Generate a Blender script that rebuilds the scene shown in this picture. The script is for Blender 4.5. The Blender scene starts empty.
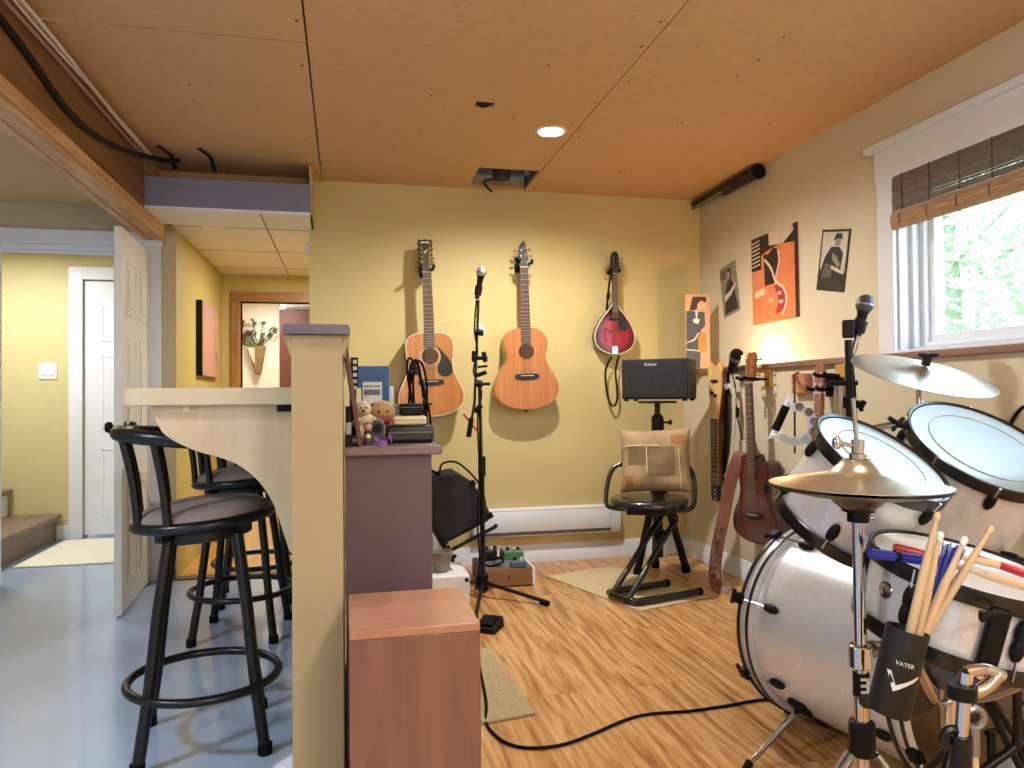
import bpy, bmesh, math, random
from mathutils import Vector, Matrix
random.seed(7)
PI = math.pi
SC = bpy.context.scene
COL = SC.collection
V = Vector

# ------------------------------------------------------------------ camera
F, YAW, PITCH, ROLL, HC = 740.0, .2216, .0156, -.0088, 1.0015
_c, _s = math.cos(YAW), math.sin(YAW)
FW = V((_s*math.cos(PITCH), _c*math.cos(PITCH), math.sin(PITCH)))
_r = V((_c, -_s, 0)); _u = _r.cross(FW)
RT = _r*math.cos(ROLL) + _u*math.sin(ROLL)
UP = -_r*math.sin(ROLL) + _u*math.cos(ROLL)
EYE = V((0, 0, HC))
cam = bpy.data.cameras.new('camera'); camo = bpy.data.objects.new('camera', cam); COL.objects.link(camo)
M = Matrix((RT, UP, -FW)).transposed().to_4x4(); M.translation = EYE
camo.matrix_world = M
cam.sensor_width = 36; cam.lens = F/1024*36; cam.clip_start = .03; cam.clip_end = 200
SC.camera = camo

def ray(px, py): return FW + RT*((px-512)/F) + UP*((384-py)/F)
def onX(px, py, x): d = ray(px, py); return EYE + d*(x/d.x)
def onY(px, py, y): d = ray(px, py); return EYE + d*(y/d.y)
def onZ(px, py, z=0): d = ray(px, py); return EYE + d*((z-HC)/d.z)
def atD(px, py, d): return EYE + ray(px, py)*d
def axis_from(px, py, sx, sy, toward):
    """unit normal of a round face seen as an ellipse: direction (sx right, sy up) in the view, 'toward' = minor/major"""
    d = ray(px, py).normalized()
    a = RT*sx + UP*sy; a = (a - d*a.dot(d)).normalized()
    return (a*math.sqrt(1-toward*toward) - d*toward).normalized()

# room
D, WU, WL, H = 4.342, 2.218, 2.093, 2.24

# ------------------------------------------------------------------ materials
def lin(c):
    if isinstance(c, str): c = tuple(int(c[i:i+2], 16)/255 for i in (0, 2, 4))
    return tuple((v/12.92 if v <= .04045 else ((v+.055)/1.055)**2.4) for v in c) + (1,)
_M = {}
def nodes_of(name):
    m = bpy.data.materials.new(name); m.use_nodes = True
    nt = m.node_tree; b = nt.nodes['Principled BSDF']
    return m, nt, b
def mat(name, col, rough=.5, metal=0., var=0., scale=8., bump=0., stretch=(1, 1, 1), coat=0., col2=None, spec=.5, detail=4., trans=0.):
    if name in _M: return _M[name]
    m, nt, b = nodes_of(name)
    b.inputs['Roughness'].default_value = rough; b.inputs['Metallic'].default_value = metal
    b.inputs['Specular IOR Level'].default_value = spec
    b.inputs['Coat Weight'].default_value = coat; b.inputs['Coat Roughness'].default_value = .08
    if trans: b.inputs['Transmission Weight'].default_value = trans
    c = lin(col)
    tc = nt.nodes.new('ShaderNodeTexCoord'); mp = nt.nodes.new('ShaderNodeMapping'); nt.links.new(tc.outputs['Object'], mp.inputs['Vector'])
    mp.inputs['Scale'].default_value = stretch
    nz = nt.nodes.new('ShaderNodeTexNoise'); nz.inputs['Scale'].default_value = scale; nz.inputs['Detail'].default_value = detail
    nt.links.new(mp.outputs['Vector'], nz.inputs['Vector'])
    rp = nt.nodes.new('ShaderNodeValToRGB'); nt.links.new(nz.outputs['Fac'], rp.inputs['Fac'])
    if col2 is not None: a, d = c, lin(col2)
    else:
        v = var or .04
        a = tuple(x*(1-v) for x in c[:3]) + (1,); d = tuple(min(1, x*(1+v)) for x in c[:3]) + (1,)
    rp.color_ramp.elements[0].position = .3; rp.color_ramp.elements[1].position = .7
    rp.color_ramp.elements[0].color = a; rp.color_ramp.elements[1].color = d
    nt.links.new(rp.outputs['Color'], b.inputs['Base Color'])
    if bump:
        bp = nt.nodes.new('ShaderNodeBump'); bp.inputs['Strength'].default_value = bump; bp.inputs['Distance'].default_value = .01
        nt.links.new(nz.outputs['Fac'], bp.inputs['Height']); nt.links.new(bp.outputs['Normal'], b.inputs['Normal'])
    _M[name] = m; return m
def wood(name, c1, c2, rough=.4, axis=2, scale=6., coat=0., k=14, bump=0.):
    st = [k, k, k]; st[axis] = 1
    return mat(name, c1, rough, 0, 0, scale, bump, tuple(st), coat, c2, detail=6)
def emit(name, col, strength):
    m, nt, b = nodes_of(name)
    b.inputs['Base Color'].default_value = lin(col); b.inputs['Emission Color'].default_value = lin(col); b.inputs['Emission Strength'].default_value = strength
    return m

BLACK = mat('black_plastic', '0c0c0d', .5, var=.15, spec=.22)
BLKMET = mat('black_metal', '0b0c0e', .32, var=.1, spec=.35)
STOOLM = mat('stool_black_metal', '0b0d12', .3, var=.1, spec=.45)
RUBBER = mat('black_rubber', '090909', .7, var=.2, spec=.15)
CHROME = mat('chrome', 'c8c8cc', .12, 1.0, var=.05)
STEEL = mat('dull_steel', '8f9094', .35, .9, var=.1)
WHITE = mat('white_paint', 'dfe5f0', .45, var=.02)
WHITEP = mat('white_plastic', 'e8ebf0', .35, var=.02)
CREAM = mat('cream_plastic', 'e2d7b4', .5, var=.06)
GOLD = mat('gold_metal', 'cfa64a', .25, .9, var=.1)

# ------------------------------------------------------------------ mesh builder
def catmull(pts, n=6, closed=False):
    pts = [V(p) for p in pts]; N = len(pts); out = []
    rng = range(N if closed else N-1)
    for i in rng:
        if closed: p0, p1, p2, p3 = pts[i-1], pts[i], pts[(i+1) % N], pts[(i+2) % N]
        else: p0, p1, p2, p3 = pts[max(i-1, 0)], pts[i], pts[i+1], pts[min(i+2, N-1)]
        for k in range(n):
            t = k/n; t2 = t*t; t3 = t2*t
            out.append(.5*((2*p1) + (p2-p0)*t + (2*p0-5*p1+4*p2-p3)*t2 + (-p0+3*p1-3*p2+p3)*t3))
    if not closed: out.append(pts[-1])
    return out
def zframe(origin, axis, hint=(0, 0, 1)):
    z = V(axis).normalized(); h = V(hint)
    if abs(z.dot(h.normalized())) > .98: h = V((1, 0, 0))
    x = h.cross(z).normalized(); y = z.cross(x)
    m = Matrix((x, y, z)).transposed().to_4x4(); m.translation = V(origin); return m
def xyz(x, y, z, o):
    m = Matrix((V(x).normalized(), V(y).normalized(), V(z).normalized())).transposed().to_4x4(); m.translation = V(o); return m
def T(x, y, z): return Matrix.Translation((x, y, z))
def R(a, ax): return Matrix.Rotation(a, 4, ax)

class MB:
    def __init__(s): s.v = []; s.f = []; s.mi = []; s.m = 0
    def add(s, vs, fs, X=None):
        o = len(s.v)
        s.v += [tuple(X @ V(p)) if X is not None else tuple(p) for p in vs]
        s.f += [tuple(i+o for i in f) for f in fs]; s.mi += [s.m]*len(fs); return s
    def box(s, lo, hi, X=None):
        (a, b, c), (d, e, f) = lo, hi
        vs = [(a,b,c),(d,b,c),(d,e,c),(a,e,c),(a,b,f),(d,b,f),(d,e,f),(a,e,f)]
        return s.add(vs, [(0,3,2,1),(4,5,6,7),(0,1,5,4),(1,2,6,5),(2,3,7,6),(3,0,4,7)], X)
    def cbox(s, c, d, X=None):
        return s.box([c[i]-d[i]/2 for i in range(3)], [c[i]+d[i]/2 for i in range(3)], X)
    def tube(s, pts, r, seg=10, closed=False, X=None, flat=None):
        pts = [V(p) for p in pts]; N = len(pts); vs = []; fs = []
        rs = r if isinstance(r, (list, tuple)) else [r]*N
        tan = []
        for i in range(N):
            a = pts[i-1] if (closed or i) else pts[0]; b = pts[(i+1) % N] if (closed or i < N-1) else pts[-1]
            t = b-a; tan.append(t.normalized() if t.length > 1e-9 else V((0, 0, 1)))
        h = V((0, 0, 1)) if abs(tan[0].z) < .9 else V((1, 0, 0))
        x = h.cross(tan[0]).normalized()
        for i in range(N):
            x = (x - tan[i]*x.dot(tan[i])).normalized(); y = tan[i].cross(x)
            for k in range(seg):
                a = 2*PI*k/seg; kx, ky = (flat if flat else (1, 1))
                vs.append(pts[i] + x*(rs[i]*kx*math.cos(a)) + y*(rs[i]*ky*math.sin(a)))
        for i in range(N if closed else N-1):
            j = (i+1) % N
            for k in range(seg):
                l = (k+1) % seg; fs.append((i*seg+k, i*seg+l, j*seg+l, j*seg+k))
        if not closed: fs += [tuple(range(seg-1, -1, -1)), tuple((N-1)*seg+k for k in range(seg))]
        return s.add(vs, fs, X)
    def cyl(s, a, b, r, seg=16, r2=None, X=None): return s.tube([a, b], [r, r if r2 is None else r2], seg, X=X)
    def lathe(s, prof, X=None, seg=32, close=False):
        vs = []; fs = []; n = len(prof)
        for (r, z) in prof:
            for k in range(seg): a = 2*PI*k/seg; vs.append((max(r, 1e-5)*math.cos(a), max(r, 1e-5)*math.sin(a), z))
        for i in range(n if close else n-1):
            j = (i+1) % n
            for k in range(seg): l = (k+1) % seg; fs.append((i*seg+k, i*seg+l, j*seg+l, j*seg+k))
        return s.add(vs, fs, X)
    def prism(s, out, y0, y1, X=None):
        """outline in (x, z), thickness along y"""
        n = len(out); vs = [(p[0], y0, p[1]) for p in out] + [(p[0], y1, p[1]) for p in out]
        ar = sum(out[i-1][0]*out[i][1]-out[i][0]*out[i-1][1] for i in range(n))
        idx = list(range(n)) if ar > 0 else list(range(n-1, -1, -1))
        fs = [tuple(idx), tuple(n+i for i in reversed(idx))]
        for q in range(n):
            i, j = idx[q], idx[(q+1) % n]; fs.append((j, i, n+i, n+j))
        return s.add(vs, fs, X)
    def ball(s, c, r, seg=16, X=None, sq=(1, 1, 1)):
        n = max(6, seg//2); vs = []; fs = []
        for i in range(n+1):
            a = PI*i/n
            for k in range(seg):
                b = 2*PI*k/seg; q = max(math.sin(a), 1e-4)
                vs.append((c[0]+r*sq[0]*q*math.cos(b), c[1]+r*sq[1]*q*math.sin(b), c[2]-r*sq[2]*math.cos(a)))
        for i in range(n):
            for k in range(seg): l = (k+1) % seg; fs.append((i*seg+k, i*seg+l, (i+1)*seg+l, (i+1)*seg+k))
        return s.add(vs, fs, X)
    def ribbon(s, pts, width, th=.003, side=None, X=None):
        """flat strap along pts; width vector given per point or one"""
        pts = [V(p) for p in pts]; n = len(pts); vs = []; fs = []
        for i, p in enumerate(pts):
            t = (pts[min(i+1, n-1)]-pts[max(i-1, 0)]).normalized()
            w = V(side[i] if isinstance(side, list) else side).normalized()
            w = (w - t*w.dot(t)).normalized(); nn = t.cross(w)
            a = width/2
            vs += [p+w*a+nn*th/2, p-w*a+nn*th/2, p-w*a-nn*th/2, p+w*a-nn*th/2]
        for i in range(n-1):
            for k in range(4): l = (k+1) % 4; fs.append((i*4+k, i*4+l, i*4+4+l, i*4+4+k))
        fs += [(3, 2, 1, 0), tuple((n-1)*4+k for k in range(4))]
        return s.add(vs, fs, X)
    def build(s, name, mats, parent=None, smooth=40, bevel=0., seg=2, kind=None, label=None):
        me = bpy.data.meshes.new(name); me.from_pydata(s.v, [], s.f); me.validate(); me.update()
        for m in (mats if isinstance(mats, (list, tuple)) else [mats]): me.materials.append(m)
        if len(me.polygons) == len(s.mi): me.polygons.foreach_set('material_index', s.mi)
        bm = bmesh.new(); bm.from_mesh(me); bmesh.ops.recalc_face_normals(bm, faces=bm.faces); bm.to_mesh(me); bm.free()
        if smooth:
            me.polygons.foreach_set('use_smooth', [True]*len(me.polygons)); me.set_sharp_from_angle(angle=math.radians(smooth))
        o = bpy.data.objects.new(name, me); COL.objects.link(o)
        if parent is not None: o.parent = parent
        if bevel:
            b = o.modifiers.new('bevel', 'BEVEL'); b.width = bevel; b.segments = seg; b.limit_method = 'ANGLE'; b.angle_limit = math.radians(35)
        if kind: o['kind'] = kind
        if label: o['label'] = label
        return o

def tag(o, label, cat, group=None, kind=None):
    o['label'] = label; o['category'] = cat
    if group: o['group'] = group
    if kind: o['kind'] = kind
    return o
def thing(name, label, cat, loc=(0, 0, 0), rot=None, group=None):
    o = bpy.data.objects.new(name, None); COL.objects.link(o); o.empty_display_size = .05
    if isinstance(loc, Matrix): o.matrix_world = loc
    else:
        o.location = loc
        if rot is not None: o.rotation_euler = rot
    return tag(o, label, cat, group)
def dup(o, parent=None):
    c = o.copy(); COL.objects.link(c)
    if parent is not None: c.parent = parent
    for ch in list(o.children): dup(ch, c)
    return c
def struct(name, mb, m, bevel=0., smooth=40): return mb.build(name, m, None, smooth, bevel, kind='structure')
def text_mesh(s, size, X, m, parent, name='lettering', ext=.0006):
    cu = bpy.data.curves.new('lettering', 'FONT'); cu.body = s; cu.size = size; cu.align_x = 'CENTER'; cu.align_y = 'CENTER'; cu.extrude = ext
    t = bpy.data.objects.new('lettering', cu); COL.objects.link(t)
    me = bpy.data.meshes.new_from_object(t.evaluated_get(bpy.context.evaluated_depsgraph_get()))
    bpy.data.objects.remove(t); me.transform(X); me.materials.clear(); me.materials.append(m)
    o = bpy.data.objects.new(name, me); COL.objects.link(o); o.parent = parent; return o
def wall_grid(lo, hi, holes, fixed, t0, t1):
    """panel in two axes (u,v) with rectangular holes; fixed axis thickness t0..t1"""
    us = sorted({lo[0], hi[0], *[h[0] for h in holes], *[h[2] for h in holes]}); vs = sorted({lo[1], hi[1], *[h[1] for h in holes], *[h[3] for h in holes]})
    mb = MB()
    solid = lambda i, j: 0 <= i < len(us)-1 and 0 <= j < len(vs)-1 and not any(h[0] <= (us[i]+us[i+1])/2 <= h[2] and h[1] <= (vs[j]+vs[j+1])/2 <= h[3] for h in holes)
    def P(u, v, t):
        return {'x': (t, u, v), 'y': (u, t, v), 'z': (u, v, t)}[fixed]
    for i in range(len(us)-1):
        for j in range(len(vs)-1):
            if not solid(i, j): continue
            u0, u1, v0, v1 = us[i], us[i+1], vs[j], vs[j+1]
            mb.add([P(u0,v0,t0),P(u1,v0,t0),P(u1,v1,t0),P(u0,v1,t0)], [(0,1,2,3)])
            mb.add([P(u0,v0,t1),P(u1,v0,t1),P(u1,v1,t1),P(u0,v1,t1)], [(3,2,1,0)])
            for (di, dj, a, b) in ((-1,0,(u0,v0),(u0,v1)),(1,0,(u1,v0),(u1,v1)),(0,-1,(u0,v0),(u1,v0)),(0,1,(u0,v1),(u1,v1))):
                if not solid(i+di, j+dj): mb.add([P(*a,t0),P(*b,t0),P(*b,t1),P(*a,t1)], [(0,1,2,3)])
    # weld
    idx = {}; nv = []; mp = []
    for p in mb.v:
        k = tuple(round(c, 5) for c in p)
        if k not in idx: idx[k] = len(nv); nv.append(p)
        mp.append(idx[k])
    mb.v = nv; mb.f = [tuple(mp[i] for i in f) for f in mb.f]
    return mb
# ================================================================== the room
YELLOW = mat('yellow_wall_paint', 'cbbc82', .6, var=.03, scale=3, bump=.02)
BEIGE = mat('beige_wall_paint', 'd3c9b0', .6, var=.02, scale=3, bump=.02)
MUSTARD = mat('mustard_wall_paint', 'bda962', .6, var=.03, scale=3)
LINEN = mat('linen_wall_paint', 'bfb295', .6, var=.03, scale=3)
OFFW = mat('off_white_paint', 'ded8c8', .6, var=.02, scale=3)
CEILC = mat('fibreboard', 'c6a070', .8, var=.05, scale=40)
LCEIL = mat('fibreboard_light', 'd0ae7e', .8, var=.05, scale=40)
GREYFLOOR = mat('grey_painted_concrete', '9fb4d2', .16, var=.05, scale=1.6, coat=.3)
SLATE = mat('slate_violet_paint', '7a7e98', .5, var=.04, scale=10)
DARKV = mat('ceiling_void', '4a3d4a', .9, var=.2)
CTILE = mat('ceiling_tile', 'e9e4d8', .8, var=.03, scale=60)
RAW = wood('raw_lumber', 'b5875a', 'd9b282', .65, axis=1, scale=3, k=12)
PINE = wood('varnished_pine', '8a5a2c', 'a9783f', .35, axis=2, scale=3, coat=.2)
PINEX = wood('varnished_pine_across', '8a5a2c', 'a9783f', .35, axis=0, scale=3, coat=.2)
LEDGE = wood('ledge_wood', '7d5f50', '957363', .45, axis=1, scale=3)

def laminate():
    m, nt, b = nodes_of('laminate_floor'); N = nt.nodes.new; L = nt.links.new
    b.inputs['Roughness'].default_value = .3; b.inputs['Coat Weight'].default_value = .15; b.inputs['Coat Roughness'].default_value = .15
    tc = N('ShaderNodeTexCoord')
    br = N('ShaderNodeTexBrick'); br.inputs['Scale'].default_value = 1; br.inputs['Brick Width'].default_value = 1.2; br.inputs['Row Height'].default_value = .19
    br.inputs['Mortar Size'].default_value = .0012; br.inputs['Color1'].default_value = (.30,)*3+(1,); br.inputs['Color2'].default_value = (.75,)*3+(1,); br.inputs['Mortar'].default_value = (0,0,0,1)
    sw = N('ShaderNodeMapping'); sw.inputs['Rotation'].default_value = (0, 0, PI/2); L(tc.outputs['Object'], sw.inputs['Vector']); L(sw.outputs['Vector'], br.inputs['Vector'])
    mp = N('ShaderNodeMapping'); mp.inputs['Scale'].default_value = (27, 1.7, 1); L(tc.outputs['Object'], mp.inputs['Vector'])
    # shift grain per plank
    ad = N('ShaderNodeVectorMath'); ad.operation = 'MULTIPLY_ADD'; L(br.outputs['Color'], ad.inputs[0]); ad.inputs[1].default_value = (9, 23, 0); L(mp.outputs['Vector'], ad.inputs[2])
    n1 = N('ShaderNodeTexNoise'); n1.inputs['Scale'].default_value = 1.3; n1.inputs['Detail'].default_value = 7; n1.inputs['Distortion'].default_value = .9; L(ad.outputs['Vector'], n1.inputs['Vector'])
    r1 = N('ShaderNodeValToRGB'); e = r1.color_ramp.elements
    e[0].position = .28; e[0].color = lin('7f5129'); e[1].position = .78; e[1].color = lin('e0bb88')
    for p, c in ((.39, 'a97842'), (.50, 'c4945c'), (.62, 'd5aa74')):
        q = r1.color_ramp.elements.new(p); q.color = lin(c)
    L(n1.outputs['Fac'], r1.inputs['Fac'])
    n2 = N('ShaderNodeTexNoise'); n2.inputs['Scale'].default_value = 2.1; n2.inputs['Detail'].default_value = 4; n2.inputs['Distortion'].default_value = 1.6; L(ad.outputs['Vector'], n2.inputs['Vector'])
    r2 = N('ShaderNodeValToRGB'); r2.color_ramp.elements[0].position = .62; r2.color_ramp.elements[0].color = (0,0,0,1); r2.color_ramp.elements[1].position = .70; r2.color_ramp.elements[1].color = (.55,)*3+(1,)
    L(n2.outputs['Fac'], r2.inputs['Fac'])
    mx = N('ShaderNodeMix'); mx.data_type = 'RGBA'; L(r2.outputs['Color'], mx.inputs[0]); L(r1.outputs['Color'], mx.inputs[6]); mx.inputs[7].default_value = lin('7d4d22')
    m2 = N('ShaderNodeMix'); m2.data_type = 'RGBA'; L(br.outputs['Fac'], m2.inputs[0]); L(mx.outputs[2], m2.inputs[6]); m2.inputs[7].default_value = lin('93632f')
    L(m2.outputs[2], b.inputs['Base Color'])
    return m
LAM = laminate()

XB = -.06          # floor change under the bar wall
struct('floor', MB().box((XB, -2.5, -.1), (2.3, 4.46, 0)), LAM)
struct('floor', MB().box((-3.6, -2.5, -.1), (XB-.001, 4.43, 0)), GREYFLOOR)
struct('floor', MB().box((-3.6, 4.431, -.1), (-.95, 6.1, 0)), GREYFLOOR)
struct('floor', MB().box((-.949, 4.431, -.1), (.6, 8.2, 0)), wood('hall_floor', 'b8843c', 'd7a650', .3, axis=1, scale=3, coat=.3))
struct('trim_1', MB().box((-1.0, 4.39, 0), (-.2, 4.47, .008)), wood('threshold_wood', '5a4030', '6d4d38', .5, axis=0))

# back wall
struct('wall_back', MB().box((-.196, D, 0), (2.3, D+.12, 2.32)), YELLOW)
def base_profile(h, d): return [(0, 0), (-d, 0), (-d, h*.62), (-d*.75, h*.68), (-d*.75, h*.76), (-d*.45, h*.84), (-d*.35, h*.97), (0, h)]
b = MB(); pr = base_profile(.105, .017)
b.add([(-.196, D+y, z) for y, z in pr] + [(WL, D+y, z) for y, z in pr], [tuple(range(8)), tuple(range(15, 7, -1))] + [(i, (i+1) % 8, 8+(i+1) % 8, 8+i) for i in range(8)])
struct('baseboard_back', b, WHITE)
b = MB()
b.add([(WL+y, -2.4, z) for y, z in pr] + [(WL+y, D-.017, z) for y, z in pr], [tuple(range(8)), tuple(range(15, 7, -1))] + [(i, (i+1) % 8, 8+(i+1) % 8, 8+i) for i in range(8)])
struct('baseboard_right', b, WHITE)

# right wall: upper part set back, lower part carries a wooden ledge
WY0, WY1, WZ0, WZ1 = 1.35, 2.615, 1.172, 1.885
struct('wall_right', wall_grid((-2.5, 1.125), (D, 2.32), [(WY0, WZ0, WY1, WZ1)], 'x', WU, WU+.20), BEIGE)
struct('wall_right', MB().box((WL, -2.5, 0), (WU+.2, D, 1.125)), BEIGE)
struct('trim_2', MB().box((WL-.022, -2.5, 1.125), (WU, D-.001, 1.153)), LEDGE, bevel=.004)

# other walls that close the room
struct('wall_front', MB().box((-3.6, -2.62, 0), (2.45, -2.5, 2.35)), LINEN)
struct('wall_left', MB().box((-3.72, -2.5, 0), (-3.6, 6.1, 2.35)), LINEN)

# ceiling sheets of brown fibreboard
def sheet(x0, x1, y0, y1, holes=(), z=H, m=CEILC):
    struct('ceiling', wall_grid((x0, y0), (x1, y1), list(holes), 'z', z, z+.014), m)
HOLE = (.715, 3.935, 1.056, 4.30)
TEAR = (.545, 3.05, .625, 3.105)
sheet(-1.06, -.128, -2.5, 2.630, z=H-.012); sheet(-1.06, -.128, 2.641, D-.01, z=H-.012)
sheet(-.122, 1.058, -2.5, 2.2); sheet(-.122, 1.058, 2.2, D, [HOLE, TEAR]); sheet(1.063, WU, -2.5, D)
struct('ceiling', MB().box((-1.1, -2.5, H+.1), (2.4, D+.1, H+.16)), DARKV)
b = MB()
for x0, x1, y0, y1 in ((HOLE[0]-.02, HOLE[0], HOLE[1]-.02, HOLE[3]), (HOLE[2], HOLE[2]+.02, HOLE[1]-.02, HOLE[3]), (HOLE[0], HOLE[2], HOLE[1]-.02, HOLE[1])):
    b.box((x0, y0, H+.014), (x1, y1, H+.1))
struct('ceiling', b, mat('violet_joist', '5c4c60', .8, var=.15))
# screw heads in the sheets
rr = random.Random(3); b = MB()
for i in range(46):
    x = rr.choice([-.16, -.09, 1.03, 1.09, .35, .75, 1.5, 1.9, -.6]) + rr.uniform(-.012, .012); y = rr.uniform(1.6, 4.2)
    if HOLE[0]-.03 < x < HOLE[2]+.03 and HOLE[1]-.03 < y: continue
    z = H-.012 if x < -.125 else H
    b.cyl((x, y, z+.001), (x, y, z-.0012), .0055, 8)
struct('ceiling_screw', b, mat('dark_screw', '3a2a1c', .6))
# left of the beam
struct('ceiling', MB().box((-3.6, -2.5, 2.06), (-1.06, 4.53, 2.09)), LCEIL)

# purple drop header and hall ceiling
HZ, HY = 1.955, 3.97
struct('beam', MB().box((-.97, HY, HZ+.004), (-.172, HY+.05, 2.11)), SLATE, bevel=.002)
struct('bulkhead', MB().box((-.969, HY+.051, HZ+.021), (-.181, 4.28, 2.105)), SLATE)
struct('bulkhead', MB().box((-1.06, 4.281, HZ+.021), (-.1965, D+.125, 2.33)), CEILC)
struct('trim_3', MB().box((-.97, HY-.006, HZ-.006), (-.172, HY+.012, HZ+.006)), WHITE)
b = MB(); b.box((-.97, HY+.012, HZ), (-.172, D, HZ+.02)); b.box((-.92, D, HZ), (-.197, D+.13, HZ+.02)); b.box((-.92, D+.13, HZ), (.5, 6.02, HZ+.02)); b.box((-1.1, 6.0201, HZ), (.55, 8.2, HZ+.02))
struct('ceiling', b, CTILE)
b = MB(); b.cbox((-.172-.004, (HY+D)/2+.03, 2.09), (.008, D-HY-.06, .27)); struct('wall_hall', b, YELLOW)
b = MB()
for y in (4.37, 5.05, 5.7): b.box((-.92, y-.004, HZ-.002), (.45, y+.004, HZ+.001))
b.box((-.43, HY+.02, HZ-.002), (-.422, 6.02, HZ+.001))
struct('ceiling_grid', b, mat('tile_joint', '9c8d72', .8))

# hall walls
struct('wall_hall', MB().box((-.985, 4.43, 0), (-.92, 6.02, 2.3)), MUSTARD)
struct('wall_hall', wall_grid((-.92, 0), (.55, HZ+.01), [(-.785, -.01, .0, 1.745)], 'y', 6.02, 6.12), MUSTARD)
struct('wall_hall', MB().box((.45, D+.12, 0), (.55, 8.2, 2.3)), MUSTARD)
struct('wall_hall', MB().box((-1.1, 6.12, 0), (-1.02, 8.2, 2.3)), OFFW)
struct('wall_hall', MB().box((-1.1, 7.4, 0), (-.615, 7.48, HZ)), mat('pale_hall_paint', 'e6ddcb', .6, var=.02))
struct('wall_hall', MB().box((-.615, 8.12, 0), (.55, 8.2, HZ)), OFFW)
b = MB(); b.box((-.855, 6.0, 0), (-.785, 6.13, 1.745)); b.box((-.0, 6.0, 0), (.07, 6.13, 1.745))
struct('trim_4', b, PINE, bevel=.004)
struct('trim_5', MB().box((-.855, 6.0, 1.745), (.07, 6.13, 1.82)), PINEX, bevel=.004)
t = thing('cupboard_door', 'dark red brown flush door in the room beyond the pine door frame', 'door', (-.61, 7.36, 0))
MB().box((0, 0, .01), (.62, .04, 1.85)).build('leaf', wood('red_brown_door', '5e3226', '703d2e', .45, axis=2), t, bevel=.003)
b = MB(); b.ball((.56, -.04, .95), .025, 16); b.cyl((.56, 0, .95), (.56, -.03, .95), .01); b.build('door_knob', GOLD, t)

# ---------------------------------------------------------------- stair door wall
DY = 4.43
struct('wall_stair', wall_grid((-3.6, 0), (-.985, 2.3), [(-1.85, -.01, -1.085, 1.84)], 'y', DY, DY+.1), LINEN)
struct('wall_stair', MB().box((-.985, DY-.001, 0), (-.918, DY, 1.93)), LINEN)
struct('baseboard_stair', MB().box((-.965, DY-.016, 0), (-.918, DY-.001, .06)), mat('dark_base', '6b5d50', .5))
# door_1: frame, leaf swung into the room
t = bpy.data.objects.new('door_1', None); COL.objects.link(t); t.location = (-1.085, DY, 0); t['kind'] = 'structure'
b = MB(); b.box((-.845, -.018, 1.84), (.10, 0, 1.92)); b.box((-.845, -.018, 0), (-.765, 0, 1.84)); b.box((.015, -.018, 0), (.092, 0, 1.84))
b.build('casing', WHITE, t, bevel=.003)
b = MB(); b.box((-.765, 0, 0), (-.74, .11, 1.84)); b.box((-.012, -.001, 0), (.015, .11, 1.84)); b.box((-.74, 0, 1.815), (-.012, .11, 1.84)); b.box((-.74, .05, 0), (-.73, .062, 1.815)); b.box((-.73, .05, 1.80), (-.012, .062, 1.815))
b.build('jamb', WHITE, t, bevel=.002)
lf = MB(); X = T(.008, -.02, 0)          # leaf along -Y
lf.box((-.004, -.70, .012), (.030, 0, 1.80), X)
LR_ = T(.0, -.02, 0) @ R(math.radians(3.7), 'Z') @ T(0, .02, 0)
lf.v = [tuple(LR_ @ V(p)) for p in lf.v]
leaf = lf.build('leaf', mat('door_white', 'd6d4cc', .4, var=.02), t, bevel=.002)
def panels(mb, face_x, sgn, y0, y1, z0, z1):
    w = (y1-y0); cols = [(y0+.1*w/.7, y0+.32*w/.7), (y0+.40*w/.7, y0+.62*w/.7)]
    rows = [(z0+.13, z0+.62), (z0+.76, z0+1.30), (z0+1.40, z0+1.66)]
    for a, c in cols:
        for d, e in rows:
            if e > z1-.06: e = z1-.06
            for (A, B_, C_, D_) in ((a, c, d, d+.012), (a, c, e-.012, e), (a, a+.012, d, e), (c-.012, c, d, e)):
                mb.box((min(face_x, face_x+sgn*.003), A, C_), (max(face_x, face_x+sgn*.003), B_, D_))
            mb.box((min(face_x, face_x+sgn*.004), a+.04, d+.04), (max(face_x, face_x+sgn*.004), c-.04, e-.04))
pm = MB(); panels(pm, .038, 1, -.72, -.02, 0, 1.8); panels(pm, .004, -1, -.72, -.02, 0, 1.8); pm.v = [tuple(LR_ @ V(p)) for p in pm.v]; pm.build('panel_molding', mat('door_white', 'd6d4cc'), t, bevel=.001)
kb = MB()
for sg, x in ((-1, .004), (1, .038)):
    kb.lathe([(0, .05), (.02, .048), (.027, .036), (.024, .022), (.010, .016), (.010, .006), (.026, .004), (.026, 0)], zframe((x, -.66, .87), (sg, 0, 0)), 20)
kb.v = [tuple(LR_ @ V(p)) for p in kb.v]; kb.build('door_knob', BLACK, t)
hg = MB()
for z in (.25, 1.50): hg.cyl((-.002, -.02, z-.04), (-.002, -.02, z+.04), .007, 10); hg.box((.0, -.06, z-.04), (.002, -.0, z+.04))
hg.build('hinge', STEEL, t)

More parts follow.
